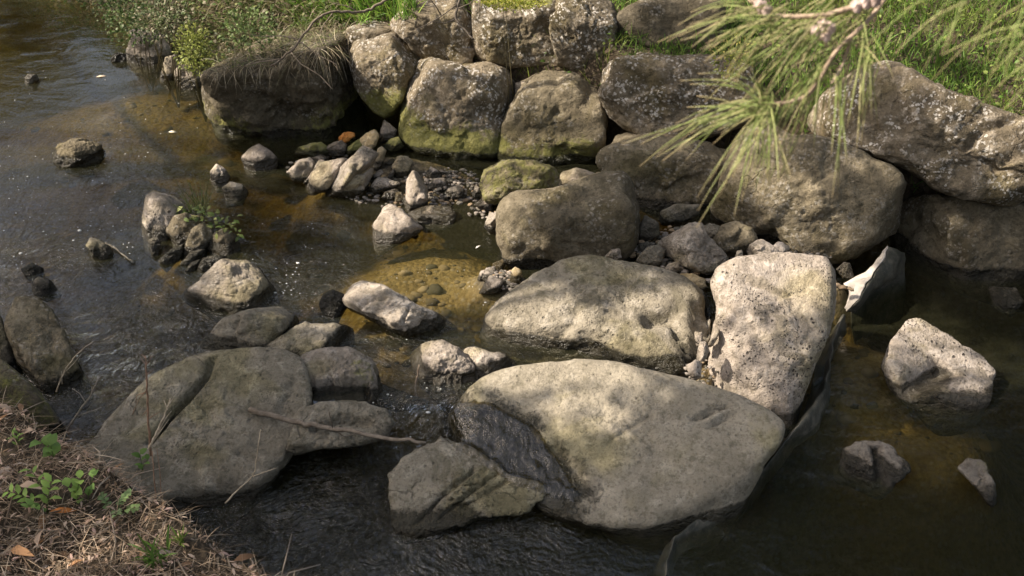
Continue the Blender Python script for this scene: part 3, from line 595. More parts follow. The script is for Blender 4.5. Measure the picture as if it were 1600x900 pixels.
rock('p14', 'rock', 'smooth gull shaped grey rock with one raised corner in the stream', [(582,352),(600,325),(610,319),(630,330),(648,345),(664,354),(650,362),(618,372),(592,384),(583,366)], 'cobble', ('w', 0, 382), W=.75, facets=3, planes=[((-.3,-.5,1),.55)], tone=1.0)
rock('p15', 'rock', 'flat loaf shaped rock touching the gull shaped rock', [(636,332),(660,322),(705,321),(714,335),(702,350),(665,354),(648,347)], 'cobble', ('w', 0, 351), W=.8, facets=3, planes=[(UPN,.55)], tone=.85)
rock('p16', 'stone', 'small oval stone low in the water beside a floating twig', [(134,383),(142,372),(155,374),(172,385),(180,396),(165,407),(147,400)], 'grey', ('w', 0, 405), facets=2, W=.9, tone=1.0)
rock('p17', 'stone', 'upper of two dark stones at the ripples near the shaded log rock', [(32,420),(50,410),(68,419),(67,430),(45,433)], 'grey', ('w', 0, 431), facets=3, tone=.5, sub=4)
rock('p18', 'stone', 'lower of two dark stones at the ripples near the shaded log rock', [(47,442),(60,432),(80,439),(97,456),(72,463),(52,455)], 'grey', ('w', 0, 461), facets=3, tone=.6, sub=4)
rock('p19', 'rock', 'long shaded log shaped rock beside the leaf littered bank', [(12,510),(28,473),(62,473),(85,490),(102,530),(128,565),(145,588),(135,606),(100,612),(60,590),(30,555)], 'plain', ('w', -.0, 608), W=.7, q=5, sub=6, facets=4, lump=.08, rough=1.8, tone=1.0, planes=[((.2,-.25,1),.4)], grooves=[([(60,500),(92,508)],3,.03)])
rock('p20', 'rock', 'dim green mossy rock tucked under the edge of the leaf littered bank', [(-30,590),(0,560),(40,590),(75,625),(105,655),(90,680),(40,670),(-20,640)], 'plain', ('w', 0, 690), W=.7, moss=.5, tone=.6, planes=[(UPN,.6)], facets=3)
rock('p21', 'rock', 'low sunken dark rock beside the log shaped rock at the water margin', [(-30,520),(0,490),(15,530),(35,570),(20,590),(-30,570)], 'grey', ('w', 0, 590), W=.7, tone=.5, facets=3)

# the stones with a tuft of grass, an island in the stream
ISL = 'stones of the small grassy island'
for k, lab, pl, kw in [
    ('i1', 'tall pink angular stone at the head of the grassy island', [(225,343),(233,312),(243,304),(262,311),(282,322),(287,337),(270,350),(257,365),(247,376),(231,368)], dict(mat='pale', tone=.95, facets=5)),
    ('i2', 'squat stone with pink specks second along the grassy island', [(262,357),(275,340),(290,336),(313,343),(312,365),(300,382),(280,380)], dict(mat='plain', tone=1.1)),
    ('i3', 'upright oval stone with pale dots third along the grassy island', [(285,388),(300,360),(316,350),(329,361),(326,382),(312,396),(291,398)], dict(mat='plain', tone=1.1)),
    ('i4', 'rounded grey stone at the tail of the grassy island', [(327,382),(335,367),(350,359),(366,368),(374,386),(360,397),(338,394)], dict(mat='plain', tone=.95)),
    ('i5', 'dark narrow stone in the water below the tall pink stone', [(248,404),(268,390),(286,382),(281,400),(262,413)], dict(mat='grey')),
    ('i6', 'curved wet stone below the upright oval stone', [(283,408),(298,395),(318,391),(316,402),(298,412),(287,415)], dict(mat='grey', tone=.9)),
    ('i7', 'flat wet stone at the lowest corner of the grassy island', [(288,421),(300,410),(312,406),(310,416),(296,425)], dict(mat='grey', tone=1.0)),
    ('i8', 'shadowed wet stone below the rounded grey stone of the island', [(309,418),(318,405),(335,400),(352,402),(340,415),(318,424)], dict(mat='grey', tone=.8)),
    ('i9', 'low half drowned stone under the tall pink stone', [(232,378),(243,370),(250,378),(247,394),(240,398)], dict(mat='grey', tone=.9))]:
    kw = dict(dict(facets=5, W=.85, sub=5, p=6, chip=.18, sm=.8), **kw); rock(k, 'stone', lab, pl, kw.pop('mat'), ('w', 0.0), group=ISL, **kw)

# ------------------------------------------------------------------ cobble bar under the wall
COB = 'cobbles of the bar under the wall'
for k, lab, pl, kw in [
    ('k1', 'faceted dark cobble at the water end of the bar', [(455,266),(467,252),(483,246),(489,256),(486,269),(475,286),(460,281)], {}),
    ('k2', 'thin pink topped slab behind the faceted end cobble', [(482,247),(500,243),(514,245),(507,252),(490,258)], dict(mat='pale')),
    ('k3', 'narrow olive wedge between the faceted cobble and the largest slab', [(472,287),(485,273),(498,250),(510,251),(492,272),(477,289)], dict(moss=.4)),
    ('k4', 'largest grey slab of the cobble bar', [(478,294),(486,273),(506,255),(533,249),(546,253),(534,268),(520,284),(513,297),(494,299)], dict(planes=[((-.3,-.5,1),.5)], sub=6)),
    ('k5', 'leaning slab with a bright thin edge beside the largest slab', [(507,302),(518,283),(532,264),(545,249),(563,234),(586,244),(579,259),(551,279),(527,308)], dict(planes=[((-.8,-.2,.5),.42)], mat='slate', tone=.8)),
    ('k6', 'knobbly pink cobble pointing up the bar', [(526,309),(543,286),(555,274),(567,273),(581,261),(585,264),(576,281),(573,293),(560,303),(543,309)], dict(mat='pale', tone=.95)),
    ('k7', 'small narrow cobble leaning on the knobbly pink cobble', [(576,283),(589,268),(598,264),(597,272),(582,289)], {}),
    ('k8', 'smooth pink cobble shaped like a loaf', [(571,302),(583,287),(592,279),(606,280),(626,287),(621,292),(600,298),(585,305)], dict(mat='pale')),
    ('k9', 'pale cobble at the water edge under the pink loaf cobble', [(596,311),(602,301),(612,296),(622,298),(621,305),(606,315)], dict(mat='pale', tone=.9)),
    ('k10', 'upright bottle shaped cobble in the middle of the bar', [(580,257),(588,246),(590,233),(596,231),(602,237),(599,250),(592,265),(584,264)], {}),
    ('k11', 'cream and yellow mossy cobble near the orange stone', [(563,220),(575,205),(590,204),(592,215),(585,229),(583,242),(570,243),(565,235)], dict(mat='ochre', moss=.3)),
    ('k12', 'bright green mossy cobble near the orange stone', [(539,241),(545,230),(560,218),(566,222),(565,230),(552,238),(542,246)], dict(moss=1.1)),
    ('k13', 'dark mossy cobble under the orange stone', [(505,233),(521,224),(533,220),(540,227),(538,243),(524,245),(511,242)], dict(moss=.4, tone=.7)),
    ('k14', 'low moss covered cobble behind the faceted end cobble', [(464,242),(468,231),(485,226),(500,223),(513,232),(515,241),(500,247),(480,248)], dict(moss=.7)),
    ('k15', 'grey triangular stone in the dark gap of the wall', [(592,212),(601,190),(619,203),(617,215),(599,222)], dict(tone=.8, facets=5)),
    ('k16', 'flat green stone at the mossy foot of the squarish boulder', [(600,231),(607,219),(622,215),(630,230),(620,235),(604,238)], dict(moss=.8)),
    ('k17', 'lumpy shaded cobble below the flat green stone', [(614,260),(622,247),(637,245),(645,251),(639,264),(634,278),(619,276)], {}),
    ('k18', 'standing dark cobble with one bright side', [(631,327),(635,304),(637,286),(645,271),(655,273),(659,284),(667,296),(666,318),(650,328)], dict(planes=[((-.6,-.5,.5),.5)])),
    ('k19', 'pink peaked cobble behind the standing dark cobble', [(660,278),(673,261),(683,267),(691,269),(691,274),(672,283)], dict(mat='pale', tone=.9)),
    ('k20', 'twin ridged cobble right of the standing dark cobble', [(666,293),(681,280),(693,279),(698,286),(697,296),(682,299)], dict(mat='pale', tone=.85)),
    ('k21', 'pale almond shaped cobble near the end of the bar', [(692,303),(702,295),(714,291),(729,297),(716,310),(704,313)], dict(mat='pale', tone=.85)),
    ('k22', 'small upright slab next to the yellow green mossy stone', [(738,302),(744,288),(751,299),(749,312),(741,313)], dict(mat='pale', tone=.95)),
    ('k23', 'small cream pebble beside the standing dark cobble', [(615,313),(619,301),(626,300),(633,308),(632,316)], dict(mat='ochre', tone=.9)),
    ('k24', 'tiny pale pebble near the dark gap under the squarish boulder', [(695,277),(702,271),(704,277),(699,283)], dict(mat='pale', sub=3)),
    ('k25', 'small shaded pebble above the lumpy cobble', [(603,256),(613,249),(617,256),(610,262)], dict(sub=3)),
    ('k26', 'thin leaning pebble left of the lumpy cobble', [(605,280),(609,271),(615,262),(618,268),(612,279)], dict(sub=3)),
    ('k27', 'low wet stone in front of the bar beside the upright slab', [(742,318),(756,309),(770,318),(768,332),(752,330)], dict(tone=.6)),
    ('k28', 'dark pointed stone leaning on the big dark rounded boulder', [(756,356),(765,334),(778,329),(784,345),(777,366),(765,364)], dict(tone=.8, mat='slate'))]:
    kw = dict(dict(facets=7, W=.9, sub=5, mat='cobble', fr=(.5, .85), p=7, chip=.22, sm=.7), **kw); rock(k, 'cobble', lab, pl, kw.pop('mat'), ('g', .0, .4), group=COB, **kw)
rock('k29', 'stone', 'bright orange stone chunk in the shade under the wall', [(530,214),(539,208),(552,208),(554,213),(544,220),(536,225),(531,219)], 'orange', ('g', .06, .3), sub=4, facets=5, wetband=0)

# ------------------------------------------------------------------ rubble between the wall and the dam
RUB = 'rubble between the wall and the dam'
for k, lab, pl, kw in [
    ('g1', 'biggest grey block of the rubble with rough layered faces', [(1034,381),(1053,370),(1077,353),(1096,353),(1106,374),(1122,389),(1140,404),(1127,420),(1111,428),(1095,423),(1065,411),(1053,402),(1037,394)], dict(mat='slate', sub=6, tone=.95, rough=2)),
    ('g2', 'rounded grey stone between the notched boulder and the grey block', [(990,416),(999,401),(1012,388),(1027,383),(1036,392),(1033,409),(1024,416),(1010,420)], {}),
    ('g3', 'dark kite shaped stone behind the rounded grey stone', [(999,379),(1002,350),(1008,340),(1028,349),(1028,367),(1012,378)], dict(tone=.6)),
    ('g4', 'small dark stone under the kite shaped stone', [(995,392),(999,382),(1012,377),(1017,386),(1005,396)], dict(tone=.6)),
    ('g5', 'small pink stone in the gap below the grey block', [(1039,419),(1045,412),(1063,409),(1069,420),(1056,430)], dict(mat='pale', tone=1.05)),
    ('g6', 'ochre streaked stone in the gap below the grey block', [(1060,433),(1080,429),(1101,438),(1104,449),(1090,455),(1075,445)], dict(mat='ochre')),
    ('g7', 'craggy shaded stone at the foot of the dim rounded boulder', [(1030,345),(1035,330),(1057,320),(1090,322),(1089,335),(1068,345),(1044,352)], dict(tone=.75)),
    ('g8', 'split dark stone between the grey block and the smooth layered boulder', [(1097,358),(1110,350),(1127,356),(1127,372),(1113,381),(1104,372)], dict(tone=.75)),
    ('g9', 'lime green algae covered pebble under the big dark rounded boulder', [(911,386),(918,378),(930,373),(943,380),(946,394),(930,399),(914,395)], dict(moss=1.1)),
    ('g10', 'small pink chip behind the crest of the notched boulder', [(945,402),(955,391),(969,389),(970,402),(955,408)], dict(mat='pale', tone=.9)),
    ('g11', 'round brown mossy stone at the foot of the smooth layered boulder', [(1121,394),(1120,372),(1130,354),(1150,348),(1172,358),(1180,375),(1167,391),(1145,404),(1129,405)], dict(mat='plain', moss=.3, tone=.8, facets=2)),
    ('g12', 'tiny upright pale stone behind the tall pale boulder', [(1148,408),(1152,393),(1158,392),(1160,406)], dict(mat='pale', sub=3)),
    ('g13', 'white stone behind the crest of the tall pale boulder', [(1166,392),(1178,377),(1190,375),(1206,384),(1220,396),(1200,405),(1175,403)], dict(mat='pale', tone=1.1)),
    ('g14', 'small white chip beside the white stone', [(1208,386),(1218,380),(1232,387),(1223,398),(1213,396)], dict(mat='pale', tone=1.15, sub=3)),
    ('g15', 'wet shiny stone in the gap beside the folded liner', [(1308,421),(1318,411),(1327,413),(1335,434),(1318,434)], dict(mat='pale', tone=.7, wetband=.4)),
    ('g16', 'pale upright fragment in the cleft between the two pale boulders', [(1088,563),(1093,537),(1101,533),(1108,546),(1101,563)], dict(mat='pale', tone=1.05)),
    ('g17', 'lowest pale fragment in the cleft between the two pale boulders', [(1074,573),(1087,563),(1096,568),(1094,587),(1084,596),(1078,585)], dict(mat='pale', tone=1.05)),
    ('g18', 'smallest pale sliver in the cleft between the two pale boulders', [(1087,522),(1096,520),(1095,536),(1089,541)], dict(mat='pale', sub=3)),
    ('g19', 'long thin splinter leaning in the cleft between the two pale boulders', [(1105,540),(1112,528),(1120,516),(1123,520),(1114,540)], dict(mat='pale', sub=3, tone=.9))]:
    z0 = .12 if k in ('g10', 'g13', 'g14', 'g12', 'g16', 'g17', 'g18', 'g19') else .04
    kw = dict(dict(facets=7, W=.9, sub=5, mat='grey', fr=(.5, .85), p=7, chip=.22, rough=1.5, sm=.7), **kw); rock(k, 'stone', lab, pl, kw.pop('mat'), ('g', z0, .4), group=RUB, **kw)
GRV = 'stones around the gravel pocket'
for k, lab, pl, kw in [
    ('j1', 'thin pale stone at the outer edge of the gravel pocket', [(746,437),(751,424),(760,422),(757,435),(752,441)], {}),
    ('j2', 'pink knuckle of a stone beside the gravel pocket', [(754,434),(760,420),(772,419),(774,432),(764,438),(758,443)], {}),
    ('j3', 'sloping grey stone in front of the gravel pocket', [(750,457),(759,441),(767,431),(786,440),(787,453),(765,460)], dict(mat='cobble')),
    ('j4', 'tan egg shaped stone standing beside the gravel pocket', [(791,448),(798,434),(799,423),(805,418),(813,425),(813,437),(805,448)], dict(mat='ochre', facets=1)),
    ('j5', 'yellowish wet stone behind the gravel pocket', [(770,412),(785,406),(789,413),(785,422),(775,425),(771,418)], dict(mat='ochre', tone=.8)),
    ('j6', 'thin flat pale stone touching the big dark rounded boulder', [(783,406),(798,399),(799,405),(788,409)], dict(sub=3)),
    ('j7', 'cream triangular stone touching the big dark rounded boulder', [(793,413),(795,404),(800,402),(805,413)], dict(mat='ochre', sub=3))]:
    kw = dict(dict(facets=7, W=.9, sub=4, mat='pale', fr=(.5, .85), p=7, chip=.2, sm=.7), **kw); rock(k, 'stone', lab, pl, kw.pop('mat'), ('g', .0, .4), group=GRV, **kw)
# ------------------------------------------------------------------ woods round the creek (seen as reflections, they close in the sky)
def unit(n): v = rng.normal(size=(n, 3)); return v / np.linalg.norm(v, axis=1)[:, None]
def crown(mb, c, rad, n, size, c1, c2):
    rad = np.asarray(rad, float); cl = unit(14) * rng.uniform(.35, .85, 14)[:, None]
    k = rng.integers(0, 14, n); p = cl[k] + rng.normal(size=(n, 3)) * .20
    pos = c + p * rad; t = rng.random((n, 1)); cc = np.array(c1) * (1 - t) + np.array(c2) * t
    L = size * rng.uniform(.7, 1.4, n); mb.leaves(pos, unit(n), unit(n), L, L * .55, cc)
DG, MG, YG = (.018, .032, .010), (.050, .075, .020), (.30, .24, .04)
wd = MB(); wt = MB()
spots = [(x + rng.uniform(-.8, .8), y + rng.uniform(-1, 1), h * rng.uniform(.9, 1.1)) for x, y, h in
         [(-4.5, 16, 5.8), (-1.5, 15, 6.2), (-3, 14.5, 4.8), (.2, 15.5, 6.2), (1.5, 14.5, 9), (4.2, 13.2, 14), (7, 12, 15), (9.5, 10, 15), (12, 7.5, 14), (-15.5, 17, 8), (-3, 19, 6.2), (0, 18.5, 7), (3.5, 18, 16), (7.5, 16.5, 18), (11.5, 14, 17), (15, 10, 15),
          (14, 3, 12), (14, -2, 12), (10, -8, 12), (5, -10, 12), (0, -10, 11), (-5, -9, 10), (-14, -4, 7), (-16, 1, 7), (-17, 7, 7), (-16.5, 12, 7)]]
for x, y, h in spots:
    z0 = float(ground(np.array([x]), np.array([y]))[0]) - .3
    wt.tube(np.array([(x, y, z0), (x + .2, y, z0 + h * .3), (x - .1, y + .1, z0 + h * .6), (x, y, z0 + h * .9)]), [.22, .18, .12, .04], 7, (.10, .085, .065))
    crown(wd, np.array([x, y, z0 + h * .58]), (h * .30, h * .30, h * .46), int(1500), .36, DG, MG)
for x, y, z in [(-8.6, 18.0, 3.4), (-9.8, 19, 4.6), (-7.6, 17.5, 2.0)]:
    crown(wd, np.array([x, y, z]), (1.2, 1.0, 1.2), 500, .28, (.34, .26, .03), YG)
tag(wd.build('woods', M['veg']), 'dark green woods around the creek mirrored in the water', kind='stuff')
tag(wt.build('woods_trunks', M['bark']), 'trunks of the woods around the creek', kind='stuff')

# ------------------------------------------------------------------ trees of the near bank whose leaves throw the dappled shade
SHADE = [(300,665,.25,.72,.95),(450,650,.3,.52,.95),(280,690,.2,.42,.95),(400,710,.1,.5,.95),(545,655,.15,.42,.95),(60,540,.2,.75,.92),(30,440,0,.5,.6),(40,640,.2,.5,.95),
 (200,480,0,.7,.7),(30,735,.45,.15,.92),(100,860,.45,.17,.75),(20,895,.45,.18,.85),(720,760,.1,.52,.92),(450,800,-.16,.8,.95),(800,860,-.16,.8,.95),
 (620,655,0,.34,.97),(750,640,.15,.26,.5),(960,770,.2,.36,.7),(1120,735,.2,.40,.75),(360,525,.1,.36,.95),(430,552,.1,.2,.9),(520,585,.1,.28,.95),
 (890,365,.4,.46,.95),(965,340,.5,.36,.93),(900,190,.6,.34,.93),(880,130,.9,.25,.85),(925,55,1.1,.34,.95),(960,150,.6,.2,.85),(1110,190,.5,.3,.85),(1040,275,.4,.55,.95),(1050,45,1,.45,.95),(1060,390,.15,.5,.95),
 (1350,330,.4,.34,.88),(1200,335,.4,.16,.8),(1290,235,.6,.25,.75),(1400,200,.7,.45,.9),(1520,285,.6,.24,.8),(1500,380,.3,.55,.93),(1620,400,.3,.4,.9),
 (1500,780,-.16,1.0,.97),(1320,830,-.16,.9,.97),(1150,870,-.16,.7,.97),(1600,680,-.16,.4,.92),(1290,740,-.16,.3,.9),(1590,490,-.16,.32,.92),
 (1440,60,.9,.35,.6),(200,10,.4,.5,.8),(420,165,.25,.36,.95),(500,165,.3,.32,.95),(60,40,0,.9,.7),(200,310,0,.6,.7),(430,340,0,.6,.85),(80,340,0,.8,.5),(850,500,.3,.14,.5),(680,650,0,.2,.9),(600,590,0,.25,.8)]
def shade_tree(name, label, base, idx):
    t = empty(name, base); tag(t, label, 'tree', 'trees leaning over the near bank')
    lv = MB(); wood = MB(); b = np.array(base); top = b + np.array([.6, 0, 4.6])
    wood.tube(np.array([b - [0, 0, .4], b + [.1, 0, 1.6], b + [.35, .05, 3.2], top]), [.26, .21, .17, .13], 9, (.13, .11, .09))
    for i in idx:
        px, py, z, r, cov = SHADE[i]; P = on_z(px, py, z); c = P + SUN * (9.0 + rng.uniform(-1.2, 1.2))
        n = int(-math.log(1 - cov) * math.pi * r * r / .0024); off = rng.normal(size=(n, 3)) * .39 * r; SX = np.array([SUN[2], 0, -SUN[0]]); off -= np.outer(off @ SX, SX) * .36
        t_ = rng.random((n, 1)); L = rng.uniform(.08, .14, n)
        lv.leaves(c + off, unit(n), unit(n), L, L * .55, np.array(DG) * (1 - t_) + np.array(MG) * 1.3 * t_)
        m = (top + c) / 2 + np.array([0, 0, .5]) + rng.normal(size=3) * .25
        s = np.linspace(0, 1, 7)[:, None]; wood.tube((1 - s) ** 2 * top + 2 * s * (1 - s) * m + s * s * c, np.linspace(.05, .008, 7), 5, (.13, .11, .09))
    wood.build('trunk', M['bark'], t, loc=None).location = tuple(-b); lv.build('crown', M['veg'], t).location = tuple(-b)
n3 = len(SHADE)
ix = sorted(range(n3), key=lambda i: SHADE[i][1])
shade_tree('shade_tree', 'tree over the upper reach whose leaves dapple the boulder wall', (-9.5, 8.0, .8), ix[:n3 // 3])
shade_tree('shade_tree', 'tree beside the stream bend whose leaves dapple the middle of the creek', (-9.6, 5.4, 1.0), ix[n3 // 3: 2 * n3 // 3])
shade_tree('shade_tree', 'tree above the leaf littered bank whose leaves shade the foreground', (-9.3, 2.6, 1.4), ix[2 * n3 // 3:])

# ------------------------------------------------------------------ finding the surface under a point of the photograph
bpy.context.view_layer.update()
DEP = bpy.context.evaluated_depsgraph_get()
def surf(px, py, lift=0.0):
    o = Vector(CAM); d = Vector(ray(px, py))
    for _ in range(6):
        hit, loc, nor, idx, ob, _m = sc.ray_cast(DEP, o, d)
        if not hit: return on_z(px, py, 0), np.array([0, 0, 1.0])
        if ob.name.startswith('creek_water'): o = loc + d * .002; continue
        return np.array(loc) + np.array(nor) * lift, np.array(nor)
    return on_z(px, py, 0), np.array([0, 0, 1.0])

# ------------------------------------------------------------------ sheet of water sliding over the flank of the front boulder
FP = [(692,636),(745,628),(795,645),(838,672),(862,705),(885,745),(912,785),(870,778),(800,752),(745,716),(700,688)]
gx, gy = np.meshgrid(np.arange(684, 922, 4.0), np.arange(620, 796, 4.0)); fx, fy = gx.ravel(), gy.ravel()
inn = sum(inpoly(fx + 9 * math.cos(t), fy + 9 * math.sin(t), FP).astype(float) for t in np.arange(0, 6.28, .4)) / 16
FPt = np.array([surf(a_, b_)[0] for a_, b_ in zip(fx, fy)]); FPt[:, 2] += -.012 + .026 * sstep(.1, .75, inn) + .010 * fbm(FPt * np.array([14, 14, 6]), 3)
nx_ = gx.shape[1]; ii = np.arange(gx.shape[0] - 1)[:, None] * nx_; jj = np.arange(nx_ - 1)[None]; FF = np.stack([ii + jj, ii + nx_ + jj, ii + nx_ + jj + 1, ii + jj + 1], -1).reshape(-1, 4)
FF = FF[(inn[FF] > .02).all(1) & (np.ptp(FPt[FF][:, :, 1], axis=1) < .12)]
g = NT('sliding water'); pos = g.n('NewGeometry').outputs['Position']
wv = g.n('TexNoise', Vector=g.n('Mapping', Vector=pos, Scale=(13, 10, 10)).outputs[0], Scale=1.0, Detail=4.0, Distortion=1.5).outputs[0]
bn = g.n('Bump', Height=g.math('MULTIPLY', wv, .020), Distance=1.0); lw = g.n('LayerWeight', Blend=.5, Normal=bn).outputs[1]
M['film'] = g.done(g.n('MixShader', _0=g.math('ADD', .05, g.math('MULTIPLY', g.math('POWER', lw, 4.0), .9)), _1=g.n('BsdfTransparent', Color=(.62, .58, .46)), _2=g.n('BsdfGlossy', Color=(1, 1, 1), Roughness=.03, Normal=bn)))
tag(mesh_obj('sliding_water', FPt, [FF], M['film']), 'thin sheet of water sliding over the wet flank of the front boulder', kind='structure')

# ------------------------------------------------------------------ near bank: leaf litter, plants
def scatter(n, x0, x1, y0, y1, cond):
    out = []
    while sum(len(o) for o in out) < n:
        x = rng.uniform(x0, x1, n * 3); y = rng.uniform(y0, y1, n * 3); k = cond(x, y); out.append(np.stack([x[k], y[k]], 1))
    p = np.concatenate(out)[:n]; return np.column_stack([p, ground(p[:, 0], p[:, 1])])
def flat_dirs(n, k=.25):
    a = rng.uniform(0, 2 * np.pi, n); return np.stack([np.cos(a), np.sin(a), rng.normal(0, k, n)], 1)
def pick(n, cols, j=.25):
    c = np.array(cols)[rng.integers(0, len(cols), n)]; return c * rng.uniform(1 - j, 1 + j, (n, 1))
lit = MB(); nb = lambda x, y: (sdist(x, y, NEAR) > -.10) & (pn(np.column_stack([x * 2.6, y * 2.6, x * 0])) + pn(np.column_stack([x * 7, y * 7, x * 0 + 5])) * .6 > rng.uniform(-.75, .15, len(x)))
p = scatter(9000, -3.6, -.7, 2.7, 5.2, nb); n = len(p); L = rng.uniform(.014, .045, n)
up = unit(n) * .35 + np.array([0, 0, 1])
lit.leaves(p + np.array([0, 0, 1]) * rng.uniform(.002, .035, n)[:, None], flat_dirs(n), up, L, L * rng.uniform(.12, .35, n), pick(n, [(.44, .31, .21), (.36, .25, .17), (.54, .41, .31), (.24, .16, .10), (.13, .09, .06), (.50, .34, .27)]), droop=.25)
p = scatter(11000, -3.6, -.7, 2.7, 5.2, nb); n = len(p); L = rng.uniform(.06, .17, n)
lit.blades(p + np.array([0, 0, 1]) * rng.uniform(.004, .05, n)[:, None], flat_dirs(n, .22), L, np.full(n, .0028), rng.uniform(0, .3, n), pick(n, [(.44, .33, .22), (.32, .23, .15), (.54, .43, .31), (.19, .14, .09)]))
p = scatter(150, -3.6, -.7, 2.7, 5.2, nb); n = len(p); L = rng.uniform(.06, .12, n)
lit.leaves(p + np.array([0, 0, 1]) * rng.uniform(.01, .04, n)[:, None], flat_dirs(n), unit(n) * .5 + np.array([0, 0, 1]), L, L * rng.uniform(.2, .5, n), pick(n, [(.45, .33, .24), (.36, .2, .1), (.5, .4, .32), (.2, .12, .07)]), droop=.35)
for q in scatter(130, -3.6, -.7, 2.7, 5.2, nb):
    dd_ = flat_dirs(1, .12)[0] * rng.uniform(.08, .28); w_ = rng.normal(size=3) * .015; lit.tube([q + [0, 0, .015], q + dd_ * .5 + w_ + [0, 0, .03], q + dd_ + [0, 0, .015]], [.004, .0035, .002], 5, pick(1, [(.3, .24, .18), (.18, .13, .09), (.4, .33, .25)])[0])
tag(lit.build('leaf_litter', M['dry']), 'dry brown leaves and needles covering the near bank', 'leaf litter', kind='stuff')

def sprig(mb, base, tip, nleaf, L, Wd, c, spread=.9, stemc=(.10, .13, .04), r=.0022, bend=.12):
    base = np.array(base); tip = np.array(tip); ln = np.linalg.norm(tip - base)
    s = np.linspace(0, 1, 7)[:, None]; P = base * (1 - s) + tip * s + np.array([0, 0, 1]) * (bend * ln * np.sin(np.pi * s)); mb.tube(P, np.linspace(r, r * .5, 7), 5, stemc)
    if nleaf:
        t = np.linspace(.25, 1, nleaf); pos = np.stack([np.interp(t, s[:, 0], P[:, k]) for k in range(3)], 1)
        ax = (tip - base) / ln; sd = np.cross(ax, [0, 0, 1]); sd /= np.linalg.norm(sd) + 1e-9
        sg = np.where(np.arange(nleaf) % 2, 1, -1)[:, None]; d = ax * .5 + sd * sg * spread + np.array([0, 0, .15]) + rng.normal(size=(nleaf, 3)) * .12
        LL = L * rng.uniform(.75, 1.15, nleaf); mb.leaves(pos, d, np.array([0, 0, 1]) + unit(nleaf) * .3, LL, LL * Wd, np.array(c) * rng.uniform(.8, 1.25, (nleaf, 1)))
def plant(name, label, px, py, items, cat='plant', group=None):
    """items: (dx px, height m, nleaf, leaf length, width ratio, colour)"""
    B, _ = surf(px, py); t = MB()
    for dx, dy, h, nl, L, wr, c in items:
        tip = B + np.array([dx, dy, h]); sprig(t, B + rng.normal(size=3) * [.012, .012, 0], tip, nl, L, wr, c)
    o = t.build(name, M['veg'], loc=B); tag(o, label, cat, group); return o
GL, GB = (.24, .36, .08), (.14, .24, .05)
plant('leafy_plant', 'small plant with pale feathered leaves reaching over the sunny litter', 78, 800, [(-.16, .02, .10, 9, .055, .42, GL), (.02, .05, .13, 7, .06, .5, GL), (-.08, .10, .15, 7, .05, .45, GL), (-.05, -.06, .09, 6, .05, .45, GB)], group='leafy plants of the near bank')
plant('leafy_plant', 'upright plant with broad rounded leaves on red brown stems', 135, 795, [(.0, .02, .16, 5, .06, .75, GL), (.07, .03, .19, 4, .055, .75, GB), (-.05, .0, .13, 4, .055, .8, GL)], group='leafy plants of the near bank')
plant('leafy_plant', 'creeping plant with small round grey green leaves beside the boulder', 185, 800, [(.05, .04, .07, 9, .03, .9, (.20, .28, .11)), (-.08, .05, .05, 8, .028, .9, (.20, .28, .11)), (.02, -.07, .05, 8, .03, .9, (.22, .3, .12)), (.1, -.02, .04, 6, .03, .9, (.2, .28, .1))], group='leafy plants of the near bank')
plant('leafy_plant', 'single dark broad leaf plant in the shade of the upper bank', 80, 722, [(.02, .0, .10, 3, .07, .8, GB), (-.03, .03, .09, 3, .06, .8, GB)], group='leafy plants of the near bank')
plant('leafy_plant', 'tiny seedling with narrow leaves at the top of the littered bank', 32, 700, [(.0, .02, .07, 5, .04, .3, GL), (-.03, .02, .06, 4, .04, .3, GL)], group='leafy plants of the near bank')
plant('leafy_plant', 'faint green seedling in front of the cracked boulder', 222, 735, [(.0, .02, .09, 4, .045, .7, GB), (.04, .0, .07, 3, .04, .7, GB)], group='leafy plants of the near bank')
def tuft(name, label, px, py, n, h, c, spread=.5, wd=.006, group=None, P=None, bend=(.1, .5), rad=.03):
    B = surf(px, py)[0] if P is None else np.array(P); m = MB()
    d = np.column_stack([rng.normal(0, spread, (n, 2)), np.ones(n)]); m.blades(B + rng.normal(size=(n, 3)) * [rad, rad, 0], d, h * rng.uniform(.5, 1.1, n), np.full(n, wd), rng.uniform(*bend, n), pick(n, c))
    o = m.build(name, M['veg'], loc=B); tag(o, label, 'grass tuft', group); return o
tuft('grass_tuft', 'broad bladed green grass tuft at the bottom of the littered bank', 240, 880, 34, .17, [(.13, .24, .04), (.18, .30, .06), (.09, .16, .03)], .45, .011)
tuft('grass_tuft', 'small bright grass tuft at the edge of the littered bank near the water', 282, 850, 18, .12, [(.2, .3, .06), (.25, .33, .08)], .4, .009, rad=.006)
tuft('grass_tuft', 'fine tall tuft of grass growing on the grassy island of stones', 312, 338, 60, .34, [(.13, .16, .06), (.2, .2, .09), (.09, .12, .04)], .30, .005, P=on_z(312, 338, .06))
tuft('grass_tuft', 'thin grass tuft at the water corner of the littered bank', 385, 880, 24, .10, [(.16, .2, .06), (.25, .22, .1)], .5, .006, rad=.005)

isl = MB()
for px, py in [(283,332),(290,330),(300,332),(312,335),(325,338),(335,350),(345,350),(355,352),(362,358),(300,338),(320,342)]:
    q = on_z(px, py, .14); n = 9; L = rng.uniform(.03, .06, n); isl.leaves(q + rng.normal(size=(n, 3)) * [.05, .05, .02], flat_dirs(n, .5), np.array([0, 0, 1]) + unit(n) * .5, L, L * .5, pick(n, [(.18, .24, .06), (.28, .3, .1), (.1, .14, .04)]))
tag(isl.build('creeping_plant', M['veg']), 'low creeping plant with small leaves over the grassy island', 'plant', kind='stuff')

